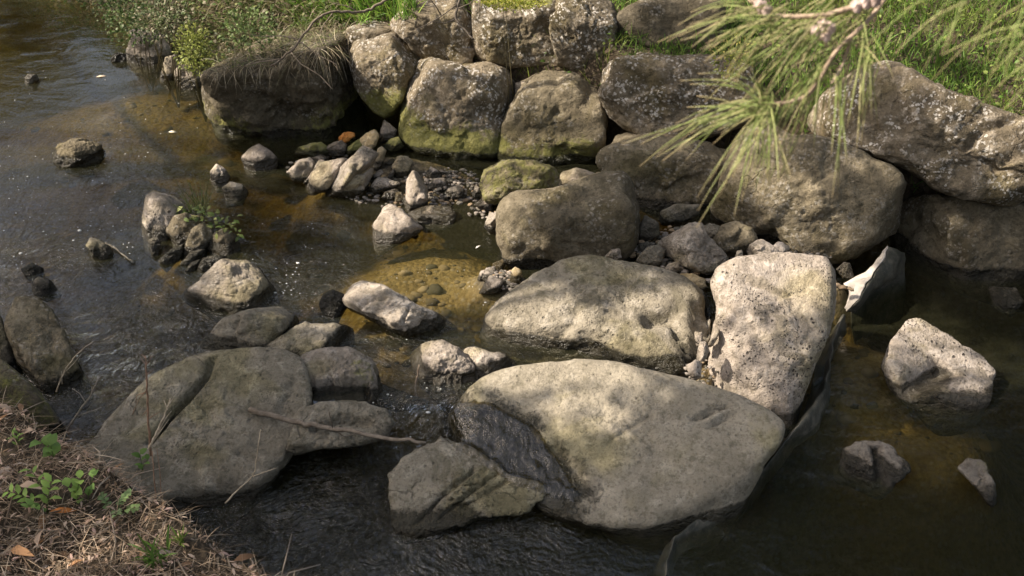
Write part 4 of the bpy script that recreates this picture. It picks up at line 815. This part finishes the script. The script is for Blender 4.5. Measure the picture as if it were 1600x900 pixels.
pz_ = -.006 + np.median([surf(px, py)[0][2] for px, py in [(505,612),(530,608),(550,612),(520,622)]]) + .010
pm = np.array([on_z(px, py, pz_) for px, py in [(484,612),(500,602),(530,599),(556,600),(570,608),(568,624),(540,633),(505,634),(486,630)]]); pc_ = pm.mean(0)
g = NT('still puddle'); M['puddle'] = g.done(g.n('MixShader', _0=.10, _1=g.n('MixShader', _0=.4, _1=g.n('BsdfTransparent'), _2=g.n('BsdfDiffuse', Color=(.03, .03, .02))), _2=g.n('BsdfGlossy', Color=(1, 1, 1), Roughness=.02)))
tag(mesh_obj('puddle', np.concatenate([pm, pc_[None]]), [np.array([[i, (i + 1) % 9, 9] for i in range(9)])], M['puddle']), 'still rain water in the square hollow of the ledge', kind='structure')

# dry stalks and twigs
TW = 'dry stalks at the edge of the near bank'
def wood(name, label, pts, r, c, cat='twig', group=None, side=(), n=6, mat='bark'):
    pts = np.array(pts); m = MB(); k = len(pts); r = r * (1.45 if name == 'dead_stalk' else 1); side = [(a_, b_ * (1.4 if name == 'dead_stalk' else 1)) for a_, b_ in side]; s = np.linspace(0, k - 1, (k - 1) * 5 + 1)
    P = np.stack([np.interp(s, np.arange(k), pts[:, j]) for j in range(3)], 1)
    for _ in range(2): P[1:-1] = (P[:-2] + 2 * P[1:-1] + P[2:]) / 4
    P[1:-1] += rng.normal(size=P[1:-1].shape) * r * .25
    m.tube(P, np.linspace(r, r * .55, len(P)), n, c)
    for sp, sr in side:
        sp = np.array(sp); s2 = np.linspace(0, len(sp) - 1, (len(sp) - 1) * 4 + 1); Q = np.stack([np.interp(s2, np.arange(len(sp)), sp[:, j]) for j in range(3)], 1); m.tube(Q, np.linspace(sr, sr * .5, len(Q)), 5, c)
    o = m.build(name, M[mat], loc=pts[0]); tag(o, label, cat, group); return o
def dpts(l, y0, y1): return [on_y(px, py, y0 + (y1 - y0) * i / max(1, len(l) - 1)) for i, (px, py) in enumerate(l)]
PALE = (.55, .46, .34); RED = (.34, .22, .15); GREY = (.30, .26, .21)
wood('dead_stalk', 'tall reddish dead flower stalk standing before the cracked boulder', dpts([(236,712),(231,650),(230,600),(227,556)], 3.86, 3.9), .0042, RED, 'stalk', TW,
     side=[(dpts(l, 3.88, 3.9), .0018) for l in [[(229,610),(218,622),(210,640)],[(229,612),(214,618),(212,630)],[(228,570),(219,558)],[(228,572),(236,558),(240,556)],[(229,585),(240,578)],[(230,640),(222,650)],[(231,655),(250,643)],[(227,560),(221,553)],[(210,640),(207,648)]]])
wood('dead_stalk', 'pale forked dead stalk leaning beside the tall reddish one', dpts([(232,702),(245,675),(260,645),(266,622)], 3.84, 3.92), .0040, PALE, 'stalk', TW,
     side=[(dpts(l, 3.86, 3.92), .002) for l in [[(245,680),(258,655),(268,642)],[(262,640),(256,625)],[(264,632),(272,620)],[(238,692),(252,672),(264,655)]]])
wood('dead_stalk', 'dark thin upright stalk at the foot of the tall reddish one', dpts([(244,790),(240,740),(238,705)], 3.7, 3.8), .0028, RED, 'stalk', TW, side=[(dpts([(252,790),(250,740),(245,700)], 3.7, 3.8), .002)])
wood('dead_stalk', 'bent pale grass stalk over the shaded log shaped rock', dpts([(88,612),(100,580),(118,555),(146,533)], 4.5, 4.5), .0028, PALE, 'stalk', TW, side=[(dpts(l, 4.5, 4.5), .002) for l in [[(98,585),(115,568),(127,553)],[(120,553),(128,548),(130,540)],[(97,600),(96,580)]]])
wood('dead_stalk', 'dark curved twig hanging between the log rock and the cracked boulder', dpts([(105,672),(125,640),(140,620),(152,595),(157,588)], 4.25, 4.25), .0035, GREY, 'stalk', TW, side=[(dpts(l, 4.25, 4.25), .002) for l in [[(133,628),(125,615),(113,607)],[(120,650),(150,640),(160,636)]]])
B0 = surf(352, 782)[0]
wood('dead_stalk', 'thin forked pale twig in front of the cracked boulder over the ripples', dpts([(352,786),(372,765),(398,742),(402,705),(407,672)], 3.75, 3.85), .0028, PALE, 'stalk', TW, side=[(dpts(l, 3.78, 3.8), .0024) for l in [[(396,744),(415,737),(433,731)],[(407,672),(412,674)]]])
A_ = surf(390, 643, .022)[0]; SP = [(390,643),(430,652),(470,661),(520,670),(560,678),(600,684),(640,689),(665,692)]
for k_ in range(60):
    B_ = on_y(665, 692, A_[1] + .25 - .012 * k_); L_ = [on_y(px, py, A_[1] + (B_[1] - A_[1]) * (px - 390) / 275) for px, py in SP]
    if all(np.linalg.norm(q - CAM) < np.linalg.norm(surf(px, py)[0] - CAM) - .012 for q, (px, py) in zip(L_[1:6], SP[1:6])): break
S = [A_, L_[2], L_[3], L_[5], B_]
wood('fallen_stick', 'long grey stick lying across the cracked boulder and the black hollow', S, .016, (.24, .20, .16), 'stick', side=[([S[2], S[2] + (on_y(538, 640, S[2][1]) - on_y(545, 672, S[2][1]))], .004), ([S[2], S[2] + (on_y(558, 684, S[2][1]) - on_y(540, 672, S[2][1])), S[2] + (on_y(575, 680, S[2][1]) - on_y(540, 672, S[2][1]))], .004), ([S[0], S[0] + (on_y(418, 657, S[0][1]) - on_y(390, 646, S[0][1]))], .006)])
wood('upright_twig', 'short peeled twig standing on the slab of the cascade', dpts([(652,622),(648,605),(652,590),(655,570)], 4.95, 5.0), .008, (.34, .26, .19), 'twig')
wood('floating_twig', 'thin wet twig in the water beside the small oval stone', [on_z(px, py, .012) for px, py in [(165,380),(180,388),(192,398),(208,410)]], .008, (.22, .2, .16), 'twig')
wood('plank_fragment', 'short brown splinter of wood beside the folded liner', [on_z(1306, 446, .1), on_z(1320, 449, .1), on_z(1334, 453, .1)], .016, (.32, .24, .16), 'wood')

# ------------------------------------------------------------------ far bank: grass, undergrowth
gr = MB()
def fb(x, y): d = sdist(x, y, FAR); return (d > .7) & (d < 5) & (x > -2.3) & (x - .0 > -1.4 - .9 * (y - 8.9))
p = scatter(52000, -2.4, 5.2, 6.2, 12.5, fb); n = len(p)
pat = pn(np.column_stack([p[:, :2] * .9, np.zeros(n)]))[:, None]
cg = pick(n, [(.11, .22, .03), (.17, .29, .045), (.07, .14, .02), (.24, .32, .07)]) * (1 - .35 * sstep(-.2, .4, pat)) + np.array([.05, .03, .01]) * sstep(.1, .5, pat)
gr.blades(p, np.column_stack([rng.normal(0, .45, (n, 2)), np.ones(n)]), rng.uniform(.07, .2, n), rng.uniform(.004, .008, n), rng.uniform(.05, .5, n), cg)
m = 6000; p = scatter(m, -2.4, 5.2, 6.2, 12.5, fb); L = rng.uniform(.025, .05, m)
gr.leaves(p + np.array([0, 0, 1]) * rng.uniform(.02, .12, m)[:, None], flat_dirs(m, .4), np.array([0, 0, 1]) + unit(m) * .6, L, L * .6, pick(m, [(.10, .18, .03), (.2, .25, .06), (.07, .12, .02)]))
tag(gr.build('grass', M['veg']), 'bright green grass on top of the boulder wall', 'grass', kind='stuff')

ug = MB()
def fl(x, y): d = sdist(x, y, FAR); return (d > .12) & (d < 4.5) & (x < -1.1) & ~fb(x, y) & (x > -6.5)
p = scatter(42000, -6.5, -1.1, 8, 14, fl); n = len(p)
ug.blades(p, np.column_stack([rng.normal(0, .8, (n, 2)), np.ones(n)]), rng.uniform(.12, .42, n), rng.uniform(.003, .007, n), rng.uniform(.2, .9, n), pick(n, [(.20, .17, .09), (.28, .23, .14), (.10, .11, .04), (.14, .15, .05), (.09, .13, .03)]))
p = scatter(26000, -6.5, -1.1, 8, 14, fl); n = len(p); L = rng.uniform(.025, .06, n)
ug.leaves(p + np.array([0, 0, 1]) * rng.uniform(.02, .30, n)[:, None], flat_dirs(n, .5), np.array([0, 0, 1]) + unit(n) * .7, L, L * .6, pick(n, [(.07, .12, .025), (.12, .17, .05), (.19, .2, .07), (.05, .07, .02), (.22, .19, .12)]))
tag(ug.build('undergrowth', M['veg']), 'tangled dry grass and small leaved undergrowth on the far bank', 'undergrowth', kind='stuff')

def bush(name, label, px, py, z, rad, n, L, cols, cat='plant', group=None, wr=.5, nst=9):
    c = on_z(px, py, z); b = np.array([c[0], c[1], float(ground(np.array([c[0]]), np.array([c[1]]))[0])]); m = MB(); rad = np.array(rad)
    for _ in range(nst):
        e = c + unit(1)[0] * rad * .7; m.tube(np.array([b, (b + e) / 2 + rng.normal(size=3) * .03, e]), [.006, .004, .002], 5, (.12, .10, .05))
    off = unit(n) * (rng.random(n) ** .45)[:, None] * rad; LL = L * rng.uniform(.7, 1.3, n)
    m.leaves(c + off, off / np.linalg.norm(off, axis=1)[:, None] + unit(n) * .8 + [0, 0, .3], unit(n) + [0, 0, 1], LL, LL * wr, pick(n, cols))
    o = m.build(name, M['veg'], loc=b); tag(o, label, cat, group); return o
FBP = 'small plants of the far bank'
bush('leafy_shrub', 'light yellow green leafy plant above the split pink rock', 303, 76, .45, (.17, .15, .22), 900, .028, [(.24, .28, .06), (.32, .34, .10), (.16, .19, .05)], group=FBP)
bush('leafy_shrub', 'bright green broad leaved plant above the big dark boulder', 388, 45, .75, (.22, .2, .16), 520, .026, [(.14, .20, .06), (.22, .28, .11), (.09, .13, .04)], group=FBP, wr=.7)
bush('leafy_shrub', 'dark glossy ivy like plant over the water at the upper bank', 212, 18, .5, (.35, .3, .3), 900, .030, [(.05, .09, .02), (.10, .15, .05), (.16, .19, .09)], group=FBP, wr=.7)
bush('leafy_shrub', 'pale grey leaved plant at the top of the far bank near the water', 255, 30, .6, (.25, .2, .2), 600, .028, [(.22, .24, .14), (.14, .17, .07), (.28, .24, .16)], group=FBP)
bush('moss_cushion', 'yellow green moss cushion on the crest of the rough pitted boulder', 800, 4, 1.12, (.26, .12, .05), 700, .022, [(.30, .32, .04), (.38, .36, .07), (.2, .24, .03)], 'moss', nst=2)
bush('creeping_plant', 'tiny leaved creeper hanging over the boulder behind the needles', 1145, 85, .95, (.16, .12, .16), 420, .026, [(.22, .24, .05), (.3, .27, .08), (.14, .17, .04)], 'plant', nst=5)
tuft('grass_tuft', 'green grass tuft in the gap between the shaded top boulders', 992, 88, 90, .14, [(.1, .18, .03), (.15, .22, .05)], .6, .005, P=on_y(992, 92, 7.9), rad=.035)
hg = MB()
for _ in range(1500):
    px = rng.uniform(455, 650); py = rng.uniform(-25, 50 - (px - 455) * .10); q, nn = surf(px, py)
    if 7.8 < q[1] < 12: hg.blades(q[None], np.column_stack([rng.normal(0, .45, (1, 2)), [1.0]]), [rng.uniform(.12, .26)], [rng.uniform(.005, .009)], [rng.uniform(.1, .6)], pick(1, [(.13, .27, .035), (.2, .34, .05), (.09, .18, .025), (.28, .36, .08)]))
for _ in range(1500):
    px = rng.uniform(330, 540); py = rng.uniform(0, 118 - (px - 330) * .26); q, nn = surf(px, py)
    if 7.8 < q[1] < 12: hg.blades(q[None], np.column_stack([rng.normal(0, .8, (1, 2)), [.8]]), [rng.uniform(.1, .32)], [.0045], [rng.uniform(.2, 1.0)], pick(1, [(.34, .29, .19), (.26, .22, .13), (.17, .19, .07), (.13, .17, .05), (.4, .36, .25)]))
tag(hg.build('bank_grass', M['veg']), 'green and straw coloured grass along the bank edge over the big dark boulder', 'grass', kind='stuff')
hang = MB()
for _ in range(900):
    px = rng.uniform(345, 545); py = rng.uniform(50, 112) - (px - 345) * .14
    q, nn = surf(px, py)
    if abs(q[1] - 8.4) < 1.2: hang.blades(q[None], np.array([[rng.normal(0, .5), -1 + rng.normal(0, .3), -.1]]) + nn * .4, [rng.uniform(.1, .3)], [.004], [rng.uniform(.2, .8)], pick(1, [(.30, .25, .17), (.22, .18, .11), (.36, .31, .22), (.14, .13, .06)]))
tag(hang.build('hanging_grass', M['veg']), 'dry grass trailing down over the big dark boulder', 'grass', kind='stuff')
wood('fallen_branch', 'long curved bare branch arching over the big dark boulder', dpts([(625,-14),(600,2),(575,17),(550,20),(522,17),(495,28),(477,50),(458,78),(432,98),(424,104)], 8.4, 7.75), .012, (.22, .18, .14), 'branch',
     side=[(dpts(l, a, b), .005) for l, a, b in [([(470,62),(440,56),(410,57),(392,54)], 7.95, 8.0), ([(522,18),(505,40),(500,52)], 8.15, 8.1), ([(560,20),(545,10),(520,5)], 8.3, 8.3), ([(455,82),(470,100),(500,118),(520,140)], 7.85, 7.6), ([(470,66),(495,85),(525,100),(528,110)], 7.9, 7.7), ([(440,92),(400,98),(380,104)], 7.8, 7.8)]])
wood('hanging_twigs', 'dark bare twigs hanging over the pale lichen covered boulder', dpts([(725,-12),(713,12),(711,30),(728,48),(741,62)], 8.15, 7.95), .012, (.13, .11, .09), 'branch',
     side=[(dpts(l, 8.1, 8.0), .005) for l in [[(713,8),(690,25),(668,38),(650,46)],[(712,30),(695,36),(672,34)],[(690,25),(680,8),(668,-6)],[(712,15),(735,5),(750,-8)]]])
def needle_pair(): pass
# ------------------------------------------------------------------ rubber liner with a folded pale flap
g = NT('rubber liner'); tc = g.n('TexCoord').outputs['Object']; nz = g.noise(tc, 9, 5, .7); nz2 = g.noise(tc, 40, 4, .7)
c = g.mix(g.ramp(nz, .4, .65), (.030, .032, .024), (.095, .088, .066)); c = g.mix(g.math('MULTIPLY', g.ramp(nz2, .52, .68), .35), c, (.22, .19, .15))
M['liner'] = g.done(g.n('BsdfPrincipled', Base_Color=c, Roughness=.6, Normal=g.n('Bump', Height=g.math('MULTIPLY', nz, .01), Distance=1.0)))
g = NT('dusty liner flap'); tc = g.n('TexCoord').outputs['Object']; nz = g.noise(tc, 14, 5, .7)
M['flap'] = g.done(g.n('BsdfPrincipled', Base_Color=g.mix(g.ramp(nz, .35, .7), (.50, .45, .39), (.30, .27, .23)), Roughness=.8, Normal=g.n('Bump', Height=g.math('MULTIPLY', nz, .01), Distance=1.0)))
def sheet(name, cols_, mat, parent=None, thick=.004, sub=6):
    A = np.array(cols_)                       # (cols, rows, 3)
    def res(A, ax):
        n = A.shape[ax]; s = np.linspace(0, n - 1, (n - 1) * sub + 1); i = np.clip(s.astype(int), 0, n - 2); f = s - i
        A = np.moveaxis(A, ax, 0); g_ = lambda k: A[np.clip(k, 0, n - 1)]
        f = f.reshape(-1, *([1] * (A.ndim - 1))); a, b, c_, d = g_(i - 1), g_(i), g_(i + 1), g_(i + 2)
        B = .5 * (2 * b + (c_ - a) * f + (2 * a - 5 * b + 4 * c_ - d) * f ** 2 + (3 * b - a - 3 * c_ + d) * f ** 3); return np.moveaxis(B, 0, ax)
    B = res(res(A, 0), 1); m, n = B.shape[:2]; V = B.reshape(-1, 3); V = V + .016 * np.stack([pn(V * 8 + k) + .5 * pn(V * 21 + k) for k in (1, 5, 9)], 1)
    i = np.arange(m - 1)[:, None] * n; j = np.arange(n - 1)[None]; F = np.stack([i + j, i + j + 1, i + n + j + 1, i + n + j], -1).reshape(-1, 4)
    o = mesh_obj(name, V, [F], mat, parent); md = o.modifiers.new('thickness', 'SOLIDIFY'); md.thickness = thick; md.offset = 0; return o
L0 = empty('pond_liner', on_z(1240, 650, LOW)); tag(L0, 'grey rubber liner edging the pale boulders, folded into a pale flap at its end', 'liner')
def at0(o): o.location = tuple(-np.array(L0.location)); return o
# strip: inner edge tucked under the rocks, top lip, lower edge under water
lip = [(1036,910,-.01),(1046,868,.008),(1054,838,.012),(1085,818,.018),(1128,800,.012),(1165,770,.004),(1192,735,.006),(1226,692,.012),(1242,668,.06),(1262,645,.08),(1288,600,.06),(1296,560,.04),(1303,525,.05),(1318,492,.07)]
wdt = [.01, .01, .03, .06, .04, .012, .01, .012, .03, .07, .04, .015, .02, .03]
c0, c1, c2, c3 = [], [], [], []
for (px, py, h), w_ in zip(lip, wdt):
    q = on_z(px, py, LOW + h); c1.append(q); c0.append(q + np.array([-.06, .05, -.25])); c2.append(q + np.array([.55, -.35, 0]) * w_ + [0, 0, -h * .9 - .0]); c3.append(q + np.array([.6, -.4, 0]) * (w_ + .015) + [0, 0, -.12])
at0(sheet('liner_strip', [c0, c1, c2, c3], M['liner'], L0))
f0 = [on_z(1379, 398, .05), on_z(1352, 428, .04), on_z(1321, 441, .04), on_z(1328, 456, .02), on_z(1320, 482, -.06)]
f1 = [on_z(1389, 386, .13), on_z(1377, 410, .12), on_z(1358, 437, .09), on_z(1344, 461, .05), on_z(1326, 486, -.06)]
at0(sheet('liner_flap', [f0, [(a + b) / 2 + [0, 0, .012] for a, b in zip(f0, f1)], f1], M['flap'], L0, thick=.010))
f2 = [on_z(1413, 404, -.02), on_z(1409, 428, -.10), on_z(1399, 441, -.15), on_z(1366, 455, -.15), on_z(1332, 490, -.16)]
f3 = [q + np.array([.05, -.04, -.3]) for q in f2]
f1b = [q + np.array([.004, -.004, -.004]) for q in f1]
at0(sheet('liner_fold', [f1b, [(a + b) / 2 + [.02, -.02, .02] for a, b in zip(f1b, f2)], f2, f3], M['liner'], L0))

# ------------------------------------------------------------------ gravel, foam specks, leaves
gv = MB(); Vi, Fi = ico(1)
def pebbles(px, py, z, rx, ry, n, s, cols):
    q = on_z(px, py, z)
    for _ in range(n):
        a = rng.uniform(0, 6.28); r = math.sqrt(rng.random()); p = q + np.array([rx * r * math.cos(a), ry * r * math.sin(a), 0]); p[2] = max(z, float(ground(p[:1], p[1:2])[0])) + rng.uniform(-.004, .012)
        k = s * rng.uniform(.5, 1.3); gv.add(p + Vi * (1 + rng.normal(0, .16, (len(Vi), 1))) * np.array([k, k * .8, k * .6]), [Fi], pick(1, cols)[0])
GC = [(.20, .17, .14), (.13, .115, .09), (.28, .24, .2), (.09, .08, .06), (.24, .17, .10)]
pebbles(790, 438, .04, .10, .10, 150, .014, GC); pebbles(650, 300, .0, .55, .22, 260, .02, GC); pebbles(700, 285, .03, .22, .22, 160, .016, GC)
pebbles(1070, 400, .06, .35, .35, 260, .022, GC); pebbles(1095, 575, .0, .10, .16, 60, .013, GC); pebbles(510, 262, .0, .3, .2, 120, .018, GC); pebbles(1240, 400, .1, .25, .06, 120, .012, GC); pebbles(770, 330, .02, .2, .15, 80, .016, GC)
sv = MB(); Vi2, Fi2 = ico(2)
for px, py, rx, ry, n in [(670, 430, .9, .8, 230), (230, 160, 1.5, 1.1, 170), (330, 400, .6, .5, 70), (590, 530, .5, .3, 90), (1410, 560, .6, .7, 150), (540, 330, .7, .5, 90), (820, 690, .4, .3, 40)]:
    q = on_z(px, py, -.1)
    for _ in range(int(n * .55)):
        a = rng.uniform(0, 6.28); r = rng.random() ** .6; p = q + np.array([rx * r * math.cos(a), ry * r * math.sin(a), 0]); p[2] = float(ground(p[:1], p[1:2])[0]); k = .011 + .05 * rng.random() ** 3
        if p[2] > -.02: continue
        sv.add(p + Vi2 * (1 + .5 * pn(Vi2 * 1.4 + rng.uniform(0, 50, 3)))[:, None] * np.array([k, k * rng.uniform(.6, 1), k * .55]), [Fi2], pick(1, [(.13, .105, .065), (.20, .155, .09), (.08, .07, .045), (.24, .19, .12)])[0])
g = NT('gravel'); M['gravel'] = g.done(g.n('BsdfPrincipled', Base_Color=g.attr('col', 0), Roughness=.85))
tag(gv.build('gravel', M['gravel'], smooth=False), 'small mixed gravel between the cobbles and rubble', 'gravel', kind='stuff')
tag(sv.build('bed_gravel', M['gravel']), 'brown stones and gravel lying under the shallow water', 'gravel', kind='stuff')
fm = MB()
def specks(px0, px1, py0, py1, n, s=.006):
    for _ in range(int(n * .6)):
        q = on_z(rng.uniform(px0, px1), rng.uniform(py0, py1), 0); q[2] = float(wlevel(q[:1], q[1:2])[0]) + .004; k = s * .62 * rng.uniform(.5, 1.5) * (1 + 1.5 * (rng.random() < .06))
        fm.add(q + Vi * np.array([k, k * rng.uniform(.5, 1), k * .35]), [Fi], (.75, .72, .66))
specks(0, 240, 230, 420, 190, .008); specks(0, 330, 100, 230, 70, .008); specks(250, 520, 330, 420, 60); specks(430, 470, 410, 470, 40, .007); specks(560, 640, 480, 640, 30, .006); specks(600, 760, 420, 480, 45, .005); specks(100, 420, 420, 560, 40); specks(620, 700, 580, 660, 30, .007)
g = NT('foam'); M['foam'] = g.done(g.n('BsdfPrincipled', Base_Color=g.attr('col', 0), Roughness=.6))
tag(fm.build('foam_specks', M['foam']), 'tiny white specks of foam and seeds floating on the stream', 'foam', kind='stuff')
def leaf(name, label, P, d, L, wr, c):
    m = MB(); m.leaves(np.array([P]), np.array([d], float), np.array([[0.05, -.1, 1.0]]), [L], [L * wr], c, fold=.12, droop=.1); o = m.build(name, M['dry'], loc=P); md = o.modifiers.new('thickness', 'SOLIDIFY'); md.thickness = .0015; tag(o, label, 'leaf')
leaf('dead_leaf', 'curled orange brown dead leaf on the littered bank', surf(78, 806, .03)[0], (1, .12, .0), .11, .3, (.45, .17, .05))
leaf('floating_leaf', 'pale leaf drifting on the upper stream near the pink rocks', on_z(150, 120, .006), (1, .3, 0), .10, .35, (.55, .45, .33))
leaf('floating_leaf', 'small cream leaf drifting below the big dark boulder', on_z(263, 206, .006), (1, 0, 0), .07, .5, (.6, .55, .42))
leaf('floating_leaf', 'white sliver of a leaf floating over the golden shallows', on_z(743, 388, .008), (.6, .8, 0), .06, .25, (.7, .66, .58))

# ------------------------------------------------------------------ blurred casuarina branch hanging in from the top, close to the camera
NC = [(.22, .27, .08), (.30, .33, .12), (.15, .19, .05), (.37, .34, .16)]
BARK = (.50, .38, .28)
def needles(mb, root_px, tips, dist, n, jit=9, tipj=26, dz=.10):
    """slim drooping needles from one node; tips in photograph pixels give the spread"""
    for _ in range(n):
        tx, ty = tips[rng.integers(len(tips))]; d0 = dist + rng.uniform(-.04, .04); d1 = dist + rng.uniform(-dz, dz)
        a = at_dist(root_px[0] + rng.normal(0, jit), root_px[1] + rng.normal(0, jit), d0); k = rng.uniform(.62, 1.03)
        b0 = at_dist(tx + rng.normal(0, tipj), ty + rng.normal(0, tipj), d1); b = a + (b0 - a) * k
        s = np.linspace(0, 1, 6)[:, None]; ln = np.linalg.norm(b - a); P = a * (1 - s) + b * s + np.array([0, 0, 1]) * (ln * rng.uniform(.03, .16) * np.sin(np.pi * s)) + UP * 0
        c = pick(1, NC, .2)[0]; cc = np.repeat(c[None], 6, 0); cc[-1] = (.42, .33, .2)
        mb.tube(P, np.array([.0008, .0008, .0008, .0007, .0006, .0004]), 4, np.concatenate([np.repeat(cc, 4, 0), cc[:1], cc[-1:]]))
def cone(mb, px, py, dist, r):
    c = at_dist(px, py, dist); V, F = ico(2); k = 1 + .22 * np.sign(np.sin(V[:, 0] * 14) * np.sin(V[:, 2] * 14)); mb.add(c + V * k[:, None] * r * np.array([1, 1, 1.25]), [F], (.58, .45, .40))
def she_oak(name, label, stems, tufts, cones, dist, loc):
    t = empty(name, at_dist(*loc, dist)); tag(t, label, 'branch', 'she-oak branches hanging over the creek'); off = -np.array(t.location)
    for pts, r0 in stems:
        m = MB(); P = np.array([at_dist(px, py, dist + dd) for px, py, dd in pts]); k = len(P); s = np.linspace(0, k - 1, (k - 1) * 5 + 1); Q = np.stack([np.interp(s, np.arange(k), P[:, j]) for j in range(3)], 1)
        for _ in range(2): Q[1:-1] = (Q[:-2] + 2 * Q[1:-1] + Q[2:]) / 4
        rr = np.linspace(r0 * 1.1, r0 * .75, len(Q)) * (1 + .25 * rng.random(len(Q))); m.tube(Q, rr, 6, BARK); o = m.build('stem', M['bark'], t); o.location = tuple(off)
    for root, tips, n, dd, j, tj in tufts:
        m = MB(); needles(m, root, tips, dist + dd, n, j, tj); o = m.build('needle_tuft', M['needle'], t); o.location = tuple(off)
    for px, py, r in cones:
        m = MB(); cone(m, px, py, dist, r); o = m.build('seed_cone', M['bark'], t, smooth=False); o.location = tuple(off)
she_oak('she_oak_branch', 'blurred branch of long drooping green needles with pale seed cones', 
    [([(1420,-25,0),(1370,0,0),(1320,15,0),(1290,24,0),(1240,27,0),(1205,24,0),(1170,-2,0)], .0032), ([(1420,-60,.05),(1365,25,.02),(1310,75,0),(1296,95,0),(1278,130,0),(1262,150,0),(1235,160,0),(1192,164,0)], .0026), ([(1330,60,.02),(1318,100,.02),(1300,130,.0)], .002), ([(1290,24,0),(1280,45,0),(1292,66,0)], .002)],
    [((1200,165), [(1000,246),(1072,352),(1125,310),(1062,190),(1040,120),(1190,300),(1150,330),(1090,215),(1035,275),(1110,280)], 60, 0, 9, 16),
     ((1195,163), [(1150,120),(1200,130),(1240,300),(1170,95),(1110,235)], 16, 0, 6, 14),
     ((1290,105), [(1195,300),(1240,250),(1215,200),(1180,240),(1160,280),(1270,230)], 34, .02, 12, 18),
     ((1312,120), [(1308,318),(1295,300),(1320,260)], 7, .0, 5, 6),
     ((1350,55), [(1335,215),(1365,190),(1325,180),(1390,120),(1345,240)], 22, .04, 16, 16),
     ((1230,28), [(1010,50),(1022,62),(1050,90),(1002,90),(1060,60),(1100,110),(1120,160)], 26, 0, 14, 10),
     ((1290,26), [(1110,150),(1150,190),(1090,130),(1180,170),(1200,110),(1060,110)], 28, .02, 18, 26),
     ((1350,5), [(1240,150),(1270,120),(1200,140),(1300,120),(1160,90)], 22, .03, 22, 26),
     ((1185,5), [(1060,20),(1080,-10),(1045,35),(1100,50)], 14, .02, 10, 12)],
    [(1187,8,.008), (1196,16,.008), (1286,40,.008), (1297,44,.0075), (1276,48,.007), (1290,57,.007), (1352,2,.009), (1366,0,.009), (1338,10,.008)], 1.55, (1400, -40))
she_oak('she_oak_branch', 'faint blurred needles sweeping down over the grass from the top corner',
    [([(1660,-70,0),(1600,-30,0),(1540,-20,0),(1470,-24,0)], .0025), ([(1680,20,0),(1640,10,0),(1600,0,0)], .002)],
    [((1600,0), [(1480,140),(1520,120),(1460,90),(1560,130),(1500,160)], 8, .0, 30, 26), ((1650,40), [(1540,160),(1510,190),(1570,120),(1490,120)], 8, .0, 26, 24),
     ((1530,-20), [(1420,60),(1400,100),(1460,40),(1390,30),(1465,105)], 8, .0, 22, 22), ((1670,90), [(1590,170),(1540,150),(1560,60)], 10, 0, 20, 20)], [], 1.25, (1660, -70))
